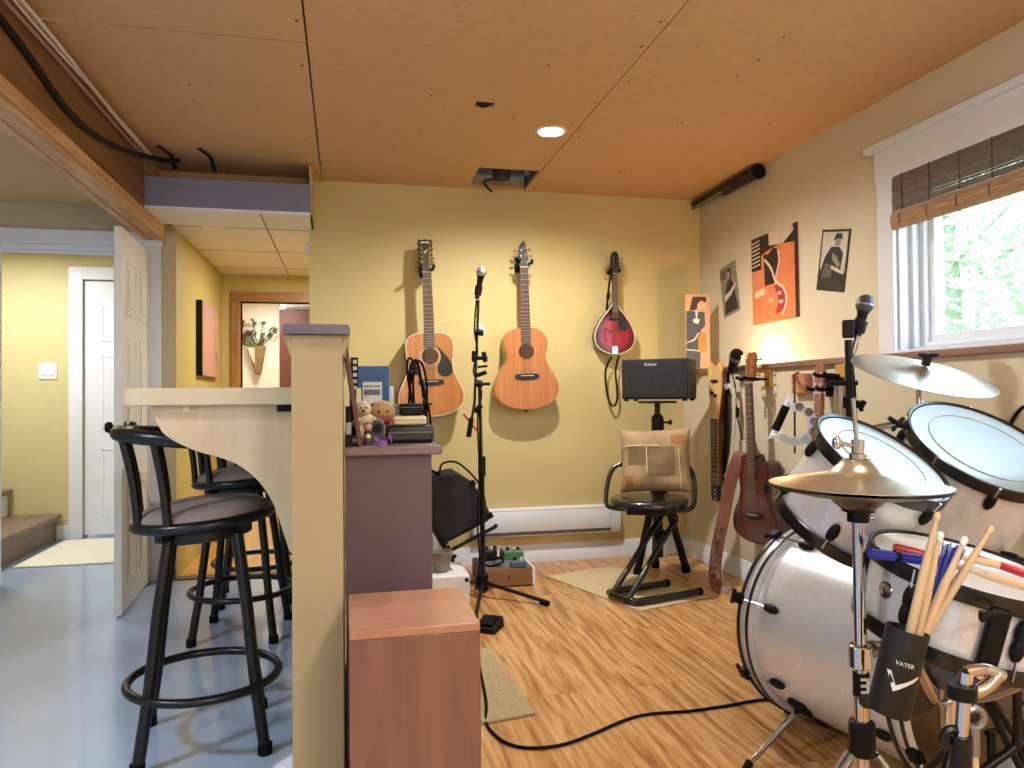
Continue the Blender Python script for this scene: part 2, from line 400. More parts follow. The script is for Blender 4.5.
# stair lobby
struct('wall_lobby', wall_grid((-3.6, 0), (-.985, 2.2), [(-1.85, -.01, -1.11, 1.87)], 'y', 5.9, 6.0), mat('lobby_paint', 'c9c08f', .6, var=.03))
struct('wall_lobby', MB().box((-1.0, 4.53, 0), (-.986, 5.9, 2.2)), mat('lobby_paint', 'd8c98c'))
struct('ceiling', MB().box((-3.6, 4.53, 2.06), (-.985, 6.1, 2.1)), mat('lobby_ceiling', 'e8e2d2', .7))
struct('baseboard_lobby', MB().box((-3.6, 5.885, 0), (-1.94, 5.9, .10)), WHITE, bevel=.004)
t = bpy.data.objects.new('door_2', None); COL.objects.link(t); t.location = (-1.85, 5.9, 0); t['kind'] = 'structure'
b = MB(); b.box((-.09, -.018, 0), (0, 0, 1.96)); b.box((.74, -.018, 0), (.83, 0, 1.96)); b.box((0, -.018, 1.87), (.74, 0, 1.96)); b.build('casing', WHITE, t, bevel=.003)
MB().box((.004, .012, .02), (.736, .05, 1.86)).build('leaf', WHITE, t, bevel=.002)
pm = MB()
Xr = Matrix(((0, 1, 0, .0), (1, 0, 0, 0), (0, 0, 1, 0), (0, 0, 0, 1)))
tmp = MB(); panels(tmp, .012, -1, .02, .72, .02, 1.86); pm.add([(p[1], p[0], p[2]) for p in tmp.v], tmp.f); pm.build('panel_molding', WHITE, t, bevel=.001)
# winder treads
struct('wall_closet', MB().box((-1.9, 6.06, 0), (-1.05, 6.1, 2.0)), OFFW)
st = thing('staircase', 'grey brown wooden winder stairs rising behind the white door frame', 'staircase', (-2.4, 5.2, 0))
TW = wood('tread_wood', '6f5c4e', '86705f', .5, axis=1, scale=3)
for i, (x1, z) in enumerate(((-1.98, .185), (-2.29, .375), (-2.59, .565), (-2.89, .755))):
    MB().box((x1-.36+2.4, -.65, z-.035), (x1+2.4, .685, z)).build('tread', TW, st, bevel=.008)
    MB().box((x1-.05+2.4, -.64, z-.19), (x1-.035+2.4, .68, z-.035)).build('riser', TW if i == 0 else WHITE, st)
t = thing('light_switch', 'white double rocker light switch on the yellow stairwell wall', 'light switch', onY(48, 371, 5.898))
MB().cbox((0, -.003, 0), (.118, .007, .118)).build('plate', WHITEP, t, bevel=.003)
for x in (-.024, .024): MB().cbox((x, -.008, 0), (.034, .008, .066)).build('rocker', WHITEP, t, bevel=.002)
o = MB().box((-1.93, 4.95, .001), (-1.25, 5.80, .012)).build('door_mat', mat('cream_mat', 'e4dfd0', .9, var=.06, scale=60, bump=.2), bevel=.004)
tag(o, 'cream mat on the floor in front of the white stairwell door', 'mat')

# ---------------------------------------------------------------- window
t = bpy.data.objects.new('window_1', None); COL.objects.link(t); t.location = (WU, (WY0+WY1)/2, WZ0); t['kind'] = 'structure'
oy, oz = (WY0+WY1)/2, WZ0
def wb(lo, hi): return ((lo[0], lo[1]-oy, lo[2]-oz), (hi[0], hi[1]-oy, hi[2]-oz))
b = MB()
b.box(*wb((-.02, WY1-.002, 1.154), (0, 2.705, 1.895))); b.box(*wb((-.02, WY0-.09, 1.154), (0, WY0+.002, 1.895)))
b.box(*wb((-.022, WY0-.10, 1.885), (0, 2.715, 2.018)))
b.box(*wb((-.045, WY0-.13, 2.018), (0, 2.755, 2.045)))
b.build('casing', WHITE, t, bevel=.003)
b = MB(); b.box(*wb((-.022, WY0-.002, 1.154), (.12, WY1+.002, 1.172))); b.build('sill', WHITE, t, bevel=.003)
b = MB()
b.box(*wb((0, WY1-.015, WZ0), (.20, WY1, WZ1))); b.box(*wb((0, WY0, WZ0), (.2, WY0+.015, WZ1))); b.box(*wb((0, WY0, WZ1-.015), (.2, WY1, WZ1)))
for x, w in ((.045, .022), (.075, .05)):
    b.box(*wb((x, WY1-.015-w, WZ0), (x+.03, WY1-.015, WZ1))); b.box(*wb((x, WY0+.015, WZ0), (x+.03, WY0+.015+w, WZ1)))
    b.box(*wb((x+.002, WY0, WZ0), (x+.028, WY1, WZ0+w*.6)))
b.build('jamb', WHITE, t, bevel=.002)
b = MB(); y1, y0 = WY1-.05, WY0+.05
b.box(*wb((.095, y1-.045, WZ0+.01), (.13, y1+.03, WZ1))); b.box(*wb((.095, y0-.03, WZ0+.01), (.13, y0+.045, WZ1))); b.box(*wb((.097, y0, WZ0+.0), (.128, y1, WZ0+.062))); b.box(*wb((.097, y0, WZ1-.06), (.128, y1, WZ1-.016)))
b.build('sash', WHITEP, t, bevel=.003)
gm, gnt, gb = nodes_of('window_glass'); gnt.nodes.remove(gb)
gl = gnt.nodes.new('ShaderNodeBsdfTransparent'); gl.inputs['Color'].default_value = (.93, .97, .98, 1); gg = gnt.nodes.new('ShaderNodeBsdfGlossy'); gg.inputs['Roughness'].default_value = .02
gx = gnt.nodes.new('ShaderNodeMixShader'); gx.inputs[0].default_value = .06
gnt.links.new(gl.outputs[0], gx.inputs[1]); gnt.links.new(gg.outputs[0], gx.inputs[2]); gnt.links.new(gx.outputs[0], gnt.nodes['Material Output'].inputs['Surface'])
MB().box(*wb((.111, y0+.04, WZ0+.055), (.114, y1-.04, WZ1-.055))).build('glass', gm, t)

# bamboo roman blind
BD = mat('dark_bamboo', '4d3c36', .6, 0, 0, 5, .1, (1, 3, 90), 0, '8d7a70')
BL = mat('light_bamboo', 'a07d60', .55, 0, 0, 5, .1, (60, 3, 60), 0, 'cbaa88')
t = thing('bamboo_blind', 'bamboo blind with dark slats pulled up over the white window', 'blind', (WU-.03, oy, WZ1))
b = MB()
rr = random.Random(5); z = -.005
while z > -.158:
    h = rr.uniform(.005, .010)
    b.cbox((.008+rr.uniform(-.0015, .0015), 0, z-h/2), (.004, WY1-WY0-.012, h-.0012)); z -= h
b.build('slat_panel', BD, t, smooth=0)
b = MB(); n = 26
for k in range(n):
    a = 2*PI*k/n; b.cbox((0, 0, 0), (.004, WY1-WY0-.03, .0078), T(.004+.014*math.cos(a), 0, -.184+.036*math.sin(a)) @ R(math.atan2(.031*math.sin(a), .017*math.cos(a))*-1, 'Y'))
b.lathe([(0.001, -.62), (.014, -.62), (.014, .62), (.001, .62)], T(.004, 0, -.184) @ R(PI/2, 'X'), 16)
b.build('rolled_slats', BL, t, smooth=0)
cd = mat('blind_cord', '3a2c26', .8)
for k in range(9):
    y = -.57 + k*.142; c = MB(); c.tube([(.002, y, 0), (.002, y, -.155), (-.013, y, -.168), (-.014, y, -.20), (.002, y, -.224), (.02, y, -.21)], .0016, 6); c.build('cord', cd, t)
MB().box((.012, -.62, -.005), (.03, .62, .0)).build('head_rail', BD, t)

# outside
GRASS = mat('lawn', '9db07f', .9, var=.25, scale=2)
o = MB().box((2.45, -12, .75), (30, 16, .80)).build('lawn', GRASS); tag(o, 'green lawn outside the window', 'lawn', kind='structure')
LEAF = mat('leaf_green', '9fbf92', .7, 0, 0, 3, 0, (1, 1, 1), 0, 'cfdfc0')
BARK = mat('bark', 'a3a596', .9, var=.2)
def tree(x, y, h, r, seed, label):
    t = thing('tree', label, 'tree', (x, y, .80), group=None); q = random.Random(seed)
    tr = MB(); tr.tube([(0, 0, 0), (.04, .02, h*.4), (0, .05, h*.8)], [.09, .07, .03], 10)
    for k in range(5):
        a = q.uniform(0, 6.28); tr.tube([(0, .03, h*(.3+.08*k)), (math.cos(a)*r*.6, math.sin(a)*r*.6, h*(.45+.09*k))], [.035, .012], 6)
    tr.build('trunk', BARK, t)
    c = MB()
    for k in range(6500):
        while True:
            p = V((q.uniform(-1, 1), q.uniform(-1, 1), q.uniform(-1, 1)))
            if p.length < 1: break
        p = V((p.x*r, p.y*r, h*.58+p.z*h*.45))
        u = V((q.gauss(0, 1), q.gauss(0, 1), q.gauss(0, 1))).normalized(); w = u.orthogonal().normalized(); s = q.uniform(.03, .075)
        c.add([p-u*s, p+w*s*.5, p+u*s, p-w*s*.5], [(0, 1, 2, 3)])
    f = c.build('foliage', LEAF, t, smooth=0, kind='stuff')
tree(5.6, 5.9, 3.0, 1.15, 1, 'slender pale green tree outside the window')
tree(10.4, 8.2, 4.6, 1.9, 2, 'tall green tree standing farthest out beyond the window glass')
tree(6.6, 3.2, 2.8, 1.15, 4, 'rounded pale green tree outside the window beyond the blind edge')
tree(8.9, 4.8, 3.2, 1.5, 3, 'low bushy green tree outside the window towards the picture edge')

# ---------------------------------------------------------------- built-up wood beam with cables
t = thing('wood_beam', 'rough built-up lumber beam under the ceiling above the bar', 'beam', (-.97, 0, 1.875))
for (x0, x1, z0, z1) in ((-.036, 0, .0, .36), (-.074, -.038, .004, .36), (-.112, -.076, 0, .36)):
    b = MB(); b.box((x0, -1.2, z0), (x1, 4.44, z1)); b.build('board', RAW, t, bevel=.003)
b = MB(); b.box((.0, -1.2, .015), (.014, 3.955, .06)); b.build('ledger_strip', RAW, t, bevel=.003)
MB().box((.0, -1.2, .062), (.004, 3.955, .34)).build('side_sheathing', wood('brown_sheathing', '6d4a2c', '8a6240', .7, axis=1, scale=2), t)
t['kind'] = 'structure'
CW = mat('white_cable', 'd9cfc8', .5); CR = mat('pinkish_cable', 'a8807a', .5)
def cable(pts, r, m, label, name='ceiling_cable', group='cables clipped along the beam'):
    o = MB().tube(catmull(pts, 8), r, 8).build(name, m); tag(o, label, 'cable', group); return o
cable([(-.93, .2, 2.20), (-.92, 1.8, 2.16), (-.93, 2.6, 2.19), (-.92, 3.3, 2.17), (-.92, 3.93, 2.18)], .006, CW, 'white cable running highest along the lumber beam')
cable([(-.945, .2, 2.17), (-.935, 1.9, 2.13), (-.94, 2.8, 2.15), (-.935, 3.4, 2.15), (-.93, 3.94, 2.16)], .006, CR, 'pinkish cable below the white one on the lumber beam')
cable([(-.95, .2, 2.185), (-.925, 1.4, 2.195), (-.935, 2.4, 2.165), (-.93, 3.2, 2.185), (-.90, 3.94, 2.17)], .0045, CW, 'thin white cable crossing over the pinkish one along the lumber beam')
cable([(-.955, .2, 2.13), (-.955, 2.2, 2.10), (-.95, 2.9, 2.02), (-.94, 3.4, 2.07), (-.88, 3.85, 2.16), (-.80, 3.94, 2.185)], .012, BLACK, 'thick black cable sagging beside the lumber beam')
for i, (x, w, lb) in enumerate(((-.835, .012, 'black strap at ceiling edge above the slate header, beside the beam'), (-.65, .012, 'black strap at ceiling edge above the slate header, away from the beam'))):
    o = MB().tube([(x-.04, HY-.13, H-.02), (x, HY-.05, 2.205), (x+.012, HY+.0, 2.15)], w, 6, flat=(1, .35)).build('metal_strap', BLACK); tag(o, lb, 'strap')
# duct pipe in the corner between right wall and ceiling
t = thing('duct_pipe', 'black pipe along the ceiling edge above the right wall', 'pipe', (WU-.045, 3.9, H-.045))
MB().tube([(0, .42, .012), (0, .05, .006), (0, .04, 0), (0, -.32, 0)], [.020, .022, .031, .033], 18).build('pipe', mat('black_foam', '1d1a1c', .6, var=.3, scale=30), t)
MB().cyl((0, -.32, 0), (0, -.335, 0), .041, 18).build('collar', BLACK, t)
b = MB(); b.cyl((-.02, .40, -.02), (-.02, -.1, -.01), .008, 8); b.build('foil_strip', STEEL, t)
# ceiling opening contents, torn hole
t = thing('junction_box', 'dark junction box with cable inside the square ceiling opening', 'junction box', (.88, 4.13, H+.03))
MB().lathe([(0, -.028), (.05, -.028), (.055, 0), (.055, .06), (0, .06)], None, 20).build('box', mat('dark_metal_box', '2c2835', .5), t)
MB().tube(catmull([(-.03, .02, -.02), (-.08, .1, -.015), (-.06, .16, -.025), (-.02, .19, -.05)], 6), .006, 8).build('cable', BLACK, t)
o = MB().tube(catmull([(.55, 3.07, H+.02), (.575, 3.08, H+.005), (.60, 3.075, H+.012), (.625, 3.09, H+.03)], 5), .018, 8).build('cable_loop', BLACK); tag(o, 'black cable showing in the torn hole of the brown ceiling', 'cable')

# recessed lights
def downlight(x, y, z, r, label, on=14):
    t = thing('recessed_light', label, 'ceiling light', (x, y, z))
    MB().lathe([(r, .001), (r*1.25, .001), (r*1.25, -.004), (r*1.0, -.006), (r, .001)], None, 32).build('trim_ring', WHITE, t)
    MB().lathe([(0, -.003), (r, -.003), (r, .0), (0, .0)], None, 32).build('lens', emit('lit_lens', 'fff1e0', on) if on > 0 else mat('lens_off', 'f3e4c4', .4), t)
    return t
downlight(.947, 3.324, H, .06, 'bright round recessed light in the brown ceiling')
downlight(-.705, 4.31, HZ, .06, 'small round recessed light in the hall ceiling tiles', 0)

# ---------------------------------------------------------------- bar wall and counter
COLB = mat('bar_wall_paint', 'a8966f', .55, var=.02, scale=3)
struct('wall_bar', MB().box((-.115, 1.68, 0), (-.006, 4.0, 1.139)), COLB, bevel=.002)
b = MB(); b.prism([(0,0),(.142,0),(.142,.014),(.138,.021),(.004,.021),(0,.014)], 1.66, 4.01, T(-.1315, 0, 1.1395)); struct('trim_6', b, mat('slate_cap_paint', '625a6c', .35, var=.05))
b = MB(); b.prism([(-.118, 1.095), (-.1315, 1.139), (-.115, 1.139), (-.115, 1.095)], 1.685, 4.0); b.prism([(-.003, 1.095), (.0105, 1.139), (-.006, 1.139), (-.006, 1.095)], 1.685, 4.0)
struct('trim_7', b, COLB)
t = thing('bar_counter', 'cream laminate bar counter with rounded corner and curved side panel', 'counter', (-.13, 2.0, 0))
out = [(0, 0), (-.345, 0)]
for k in range(1, 9): a = -PI/2 - PI/2*k/8; out.append((-.345+.085*math.cos(a), .085+.085*math.sin(a)))
out += [(-.43, 1.85), (.014, 1.85), (.014, 0)]
b = MB(); n = len(out); b.add([(x, y, .983) for x, y in out]+[(x, y, 1.028) for x, y in out], [tuple(range(n)), tuple(range(2*n-1, n-1, -1))]+[(i, (i+1) % n, n+(i+1) % n, n+i) for i in range(n)])
b.build('top', mat('counter_laminate', 'cfc0a4', .35, var=.03), t, bevel=.004)
cv2 = [(q.x, q.y) for q in catmull([(151,406,0),(157,422,0),(167,436,0),(194,450,0),(225,459,0),(245,469,0),(262,485,0),(275,507,0),(284,534,0),(290,552,0)], 5)]
op = [onY(x, y, 2.035) for x, y in cv2]; pts = [(p.x+.13, min(p.z, .9825)) for p in op] + [(.012, op[-1].z-.01), (.012, .9825)]
PLY = mat('panel_laminate', 'c6b294', .5, 0, 0, 4, 0, (6, 6, 1.2), 0, 'd3c2a6')
MB().prism(pts, .03, .05).build('side_panel', PLY, t, bevel=.001)
MB().box((-.045, .02, .965), (.012, .03, .985)).build('corner_bracket', BLACK, t)
b = MB(); p = onY(187, 409, 2.03); b.cbox((p.x+.13, .026, p.z), (.016, .008, .016)); b.build('screw_block', CREAM, t)
MB().prism([(q[0], q[1]) for q in pts], 1.75, 1.77).build('side_panel', PLY, t)
# ================================================================== stringed instruments
SPRUCE = wood('spruce_top', 'a8662c', 'bd7c3c', .28, axis=2, scale=2, coat=.4, k=30)
CEDAR = wood('cedar_top', 'b46c38', 'c48350', .32, axis=2, scale=2, coat=.2, k=30)
MAHOG = wood('mahogany', '6d3a22', '8a4d2c', .35, axis=2, scale=3, coat=.3)
PALESIDE = wood('pale_side_wood', 'b98a55', 'cda26c', .35, axis=2, scale=3)
ROSEW = wood('rosewood', '3f2c2a', '5b4340', .45, axis=2, scale=5)
EBONY = mat('ebony', '1b1719', .4, var=.2)
BURG = mat('burgundy_burst', '4a201b', .22, 0, 0, 2.5, 0, (1, 1, 1), .5, '5f2c24')
BURGS = mat('burgundy_side', '4c1c18', .25, var=.1, coat=.5)
FRET = mat('fret_wire', 'c9c3ba', .3, .8)
BONE = mat('bone', 'ece4d2', .4)
STRING = mat('bronze_string', 'b9a68c', .35, .7)
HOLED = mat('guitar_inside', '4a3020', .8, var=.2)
INLAY = mat('pearl_inlay', 'ddd8cf', .3)

def outline(half, L, right=None, n=5):
    """closed outline from half widths (t from the top, w/L); origin bottom centre, z up"""
    R_ = catmull([(w*L, (1-t)*L, 0) for t, w in (right or half)], n); L_ = catmull([(-w*L, (1-t)*L, 0) for t, w in half], n)
    pts = [(p.x, p.y) for p in R_] + [(p.x, p.y) for p in reversed(L_)]
    out = [pts[0]]
    for p in pts[1:]:
        if (p[0]-out[-1][0])**2 + (p[1]-out[-1][1])**2 > 1e-7: out.append(p)
    return out
def inset(out, d):
    n = len(out); r = []
    ar = sum(out[i-1][0]*out[i][1]-out[i][0]*out[i-1][1] for i in range(n)); sg = 1 if ar > 0 else -1
    for i in range(n):
        a, c = V(out[i-1]), V(out[(i+1) % n]); t = (c-a)
        if t.length < 1e-9: r.append(out[i]); continue
        t.normalize(); r.append((out[i][0]-sg*t.y*d, out[i][1]+sg*t.x*d))
    return r
DREAD = [(0, .03), (.002, .13), (.02, .20), (.07, .262), (.16, .287), (.27, .28), (.37, .272), (.47, .282), (.58, .328), (.69, .378), (.78, .392), (.86, .372), (.925, .312), (.97, .215), (.993, .11), (1, .03)]
CONCERT = [(0, .03), (.005, .09), (.028, .16), (.075, .225), (.14, .262), (.20, .27), (.27, .258), (.34, .244), (.41, .248), (.49, .285), (.58, .34), (.67, .382), (.75, .40), (.825, .385), (.89, .34), (.945, .262), (.982, .16), (1, .03)]
CUTR = [(.19, .05), (.195, .085), (.165, .115), (.105, .15), (.085, .20), (.12, .25), (.20, .268), (.29, .25), (.37, .235), (.44, .235), (.54, .272), (.64, .335), (.74, .378), (.83, .385), (.90, .355), (.955, .27), (.99, .15), (1, .03)]
CUTL = [(0.02, .03), (.02, .12), (.045, .20), (.105, .25), (.18, .268), (.28, .25), (.36, .235), (.44, .235), (.54, .272), (.64, .335), (.74, .378), (.83, .385), (.90, .355), (.955, .27), (.99, .15), (1, .03)]

def guitar(name, label, X, L, half, right, dep, top, side, scale_len, neckw, head, pegs, strings, hole_t, bridge_t, pick=None, rosette=True, fb=ROSEW, frets=20, hole_r=.05, group=None, cat='guitar', headmat=EBONY, pegmat=CHROME, binding=CREAM, neckm=MAHOG, pl=.030):
    g = thing(name, label, cat, X, group=group)
    out = outline(half, L, right)
    MB().prism(out, .004, dep).build('body', side, g, bevel=.004)
    sb = MB(); sb.prism(out, .001, .004); sb.m = 1; sb.prism(inset(out, .0045), 0, .0012); sb.build('soundboard', [binding, top], g)
    hz = (1-hole_t)*L
    b = MB()
    if rosette: b.lathe([(hole_r*1.0, .0), (hole_r*1.26, .0), (hole_r*1.26, .0006), (hole_r, .0006)], zframe((0, 0, hz), (0, -1, 0)), 40); b.build('rosette', mat('rosette', 'b09a7c', .4, var=.4, scale=300), g)
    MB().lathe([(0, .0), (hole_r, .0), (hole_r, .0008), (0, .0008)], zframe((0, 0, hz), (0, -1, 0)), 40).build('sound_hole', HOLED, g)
    bz = (1-bridge_t)*L
    b = MB(); w = .072
    b.prism([(-w, bz-.010), (-w*.4, bz-.018), (w*.4, bz-.018), (w, bz-.010), (w, bz+.014), (w*.4, bz+.018), (-w*.4, bz+.018), (-w, bz+.014)], -.009, .001); br = b.build('bridge', EBONY, g, bevel=.003)
    MB().box((-.04, -.012, bz+.004), (.04, -.008, bz+.007)).build('saddle', BONE, br)
    if pick:
        pp = [(p.x, p.y) for p in catmull([(x, hz+z, 0) for x, z in pick], 5, True)]
        MB().prism(pp, -.0012, .0008).build('pickguard', EBONY, g)
    nz = bz + scale_len          # nut
    jz = hz + hole_r*1.05
    n0, n1 = neckw*.62, neckw*.5
    b = MB(); b.prism([(-n0, jz), (n0, jz), (n1, nz), (-n1, nz)], -.007, -.001)
    b.m = 1
    for k in range(1, frets+1):
        z = nz - scale_len*(1-2**(-k/12))
        if z < jz+.004: break
        w = n1 + (n0-n1)*(nz-z)/(nz-jz); b.box((-w, -.0082, z-.001), (w, -.006, z+.001))
    b.build('fretboard', [fb, FRET], g)
    heel = (L - .0)
    b = MB(); seg = 8; vs = []; fs = []
    zs = [L-.012, L+.012, L+.06, nz-.01, nz]; ds = [dep*.75, dep*.45, .020, .017, .015]
    for z, d in zip(zs, ds):
        w = n1 + (n0-n1)*max(0, (nz-z)/(nz-jz))
        for k in range(seg): a = PI*k/(seg-1); vs.append((w*math.cos(a), -.001+d*math.sin(a), z))
    for i in range(len(zs)-1):
        for k in range(seg-1): fs.append((i*seg+k, i*seg+k+1, (i+1)*seg+k+1, (i+1)*seg+k))
        fs.append((i*seg+seg-1, i*seg, (i+1)*seg, (i+1)*seg+seg-1))
    fs += [tuple(range(seg)), tuple((len(zs)-1)*seg+k for k in reversed(range(seg)))]
    b.add(vs, fs); b.build('neck', neckm, g)
    MB().box((-n1, -.010, nz), (n1, -.001, nz+.005)).build('nut', BONE, g)
    hp = [(x, nz+.005+z) for x, z in head]
    tilt = T(0, 0, nz) @ R(-.16, 'X') @ T(0, 0, -nz)
    MB().prism(hp, -.004, .011, tilt).build('headstock', headmat, g, bevel=.002)
    ends = []
    for (x, z, sx) in pegs:
        p = MB(); q = V((x, 0, nz+.005+z))
        p.cyl((x, -.014, q.z), (x, .0, q.z), .0042, 10); p.cyl((x, -.0055, q.z), (x, -.004, q.z), .0075, 12)
        p.box((x-.008, .011, q.z-.010), (x+.008, .020, q.z+.010)); p.cyl((x, .0155, q.z), (x+sx*pl, .0155, q.z), .0028, 8)
        p.ball((x+sx*(pl+.005), .0155, q.z), .0095, 10, None, (1, .5, .8))
        p.add([], [], None); p.v = [tuple(tilt @ V(v)) for v in p.v]; p.build('tuning_peg', pegmat, g)
        ends.append(tilt @ V((x, -.010, q.z)))
    for k in range(strings):
        f = (k/(strings-1)-.5) if strings > 1 else 0
        e = ends[k % len(ends)] if ends else V((0, -.01, nz+.05))
        es = sorted(ends, key=lambda v: (v.x, v.z if v.x < 0 else -v.z)) if ends else [e]
        e = es[min(k, len(es)-1)]
        MB().tube([(f*.058, -.012, bz), (f*2*n1*.82, -.0115, nz+.003), e], .0006, 5).build('string', STRING, g)
    return g

HANG_W = mat('hanger_wood', 'c89a4c', .5, var=.1)
def hanger(label, X, plate, w=.045, reach=.10, group='guitar hangers', pm=HANG_W):
    """X: frame at the wall, local +y points into the wall"""
    t = thing('guitar_hanger', label, 'wall hanger', X, group=None)
    if plate: MB().box((-plate[0]/2, -.018, -plate[1]*.35), (plate[0]/2, 0, plate[1]*.65)).build('wall_plate', pm, t, bevel=.003)
    MB().cyl((0, 0 if not plate else -.015, 0), (0, -reach*.55, 0), .007, 10).build('stem', BLKMET, t)
    b = MB(); b.tube([(0, -reach*.5, 0), (-w*.6, -reach*.55, 0), (-w, -reach*.7, 0), (-w, -reach*1.05, .002), (-w*.95, -reach*1.2, .010)], .0085, 10)
    b.tube([(0, -reach*.5, 0), (w*.6, -reach*.55, 0), (w, -reach*.7, 0), (w, -reach*1.05, .002), (w*.95, -reach*1.2, .010)], .0085, 10); b.build('yoke', RUBBER, t)
    return t

def hang_back(px, py, front, lean):   # bottom centre of an instrument hung on the back wall, its front 'front' metres off it
    p = onY(px, py, D-front); return T(p.x, p.y, p.z) @ R(lean, 'Y') @ R(0, 'X')
HEAD_12 = [(-.030, 0), (.030, 0), (.036, .03), (.041, .185), (.036, .192), (.02, .188), (0, .194), (-.02, .188), (-.036, .192), (-.041, .185), (-.036, .03)]
peg12 = [(-.024, .030+.027*k, -1) for k in range(6)] + [(.024, .030+.027*k, 1) for k in range(6)]
FR1 = .145
g1 = guitar('acoustic_guitar', 'twelve-string acoustic guitar with teardrop pickguard on the yellow wall', hang_back(432.5, 416.5, FR1, math.radians(-1.9)), .478, DREAD, None, .118, SPRUCE, MAHOG, .625, .050, HEAD_12, peg12, 12, .285, .595,
            pick=[(.036, .062), (.09, .005), (.122, -.05), (.122, -.10), (.085, -.118), (.050, -.105), (.040, -.065), (.060, -.02), (.058, .02)], frets=20, hole_r=.047, pl=.014, pegmat=GOLD, headmat=EBONY)
# headstock logo
nz1 = (1-.595)*.478+.625+.005
tl = T(0, 0, nz1-.005) @ R(-.16, 'X') @ T(0, 0, -(nz1-.005))
b = MB(); b.prism([(-.024, nz1+.170), (.024, nz1+.170), (.024, nz1+.177), (-.024, nz1+.177)], -.0052, -.0042, tl); b.prism([(-.012, nz1+.118), (-.002, nz1+.105), (.014, nz1+.132), (.008, nz1+.132), (0, nz1+.117), (-.008, nz1+.124)], -.0052, -.0042, tl); b.build('head_inlay', INLAY, g1)

HEAD_B = [(-.028, 0), (.034, 0), (.030, .05), (.020, .13), (.010, .165), (.002, .150), (-.012, .140), (-.020, .120), (-.024, .05)]
pegB = [(-.016, .030, -1), (-.014, .065, -1), (-.010, .100, -1), (.022, .028, 1), (.014, .070, 1), (.008, .112, 1)]
g2 = guitar('acoustic_guitar', 'natural acoustic guitar with a black pointed headstock and no pickguard', hang_back(528, 409.5, .135, math.radians(-1.2)), .482, CONCERT, None, .105, CEDAR, PALESIDE, .640, .047, HEAD_B, pegB, 6, .295, .60,
            rosette=False, hole_r=.046, headmat=EBONY, pegmat=STEEL, binding=CEDAR)
b = MB(); b.cyl((0, .05, 0), (0, .05, -.015), .008, 12); b.build('strap_pin', EBONY, g2)
for g, lb, dz in ((g1, 'black yoke hanger holding the twelve-string guitar', -.0), (g2, 'black yoke hanger holding the guitar with the pointed headstock', 0)):
    bz = (1-.595)*.478 if g is g1 else (1-.60)*.482; nz = bz + (.625 if g is g1 else .640)
    p = (g.matrix_world if isinstance(g.matrix_world, Matrix) else None) @ V((0, 0, nz+.022))
    hanger(lb, T(p.x, D, p.z), (.05, .09), .037, .165, pm=BLACK)

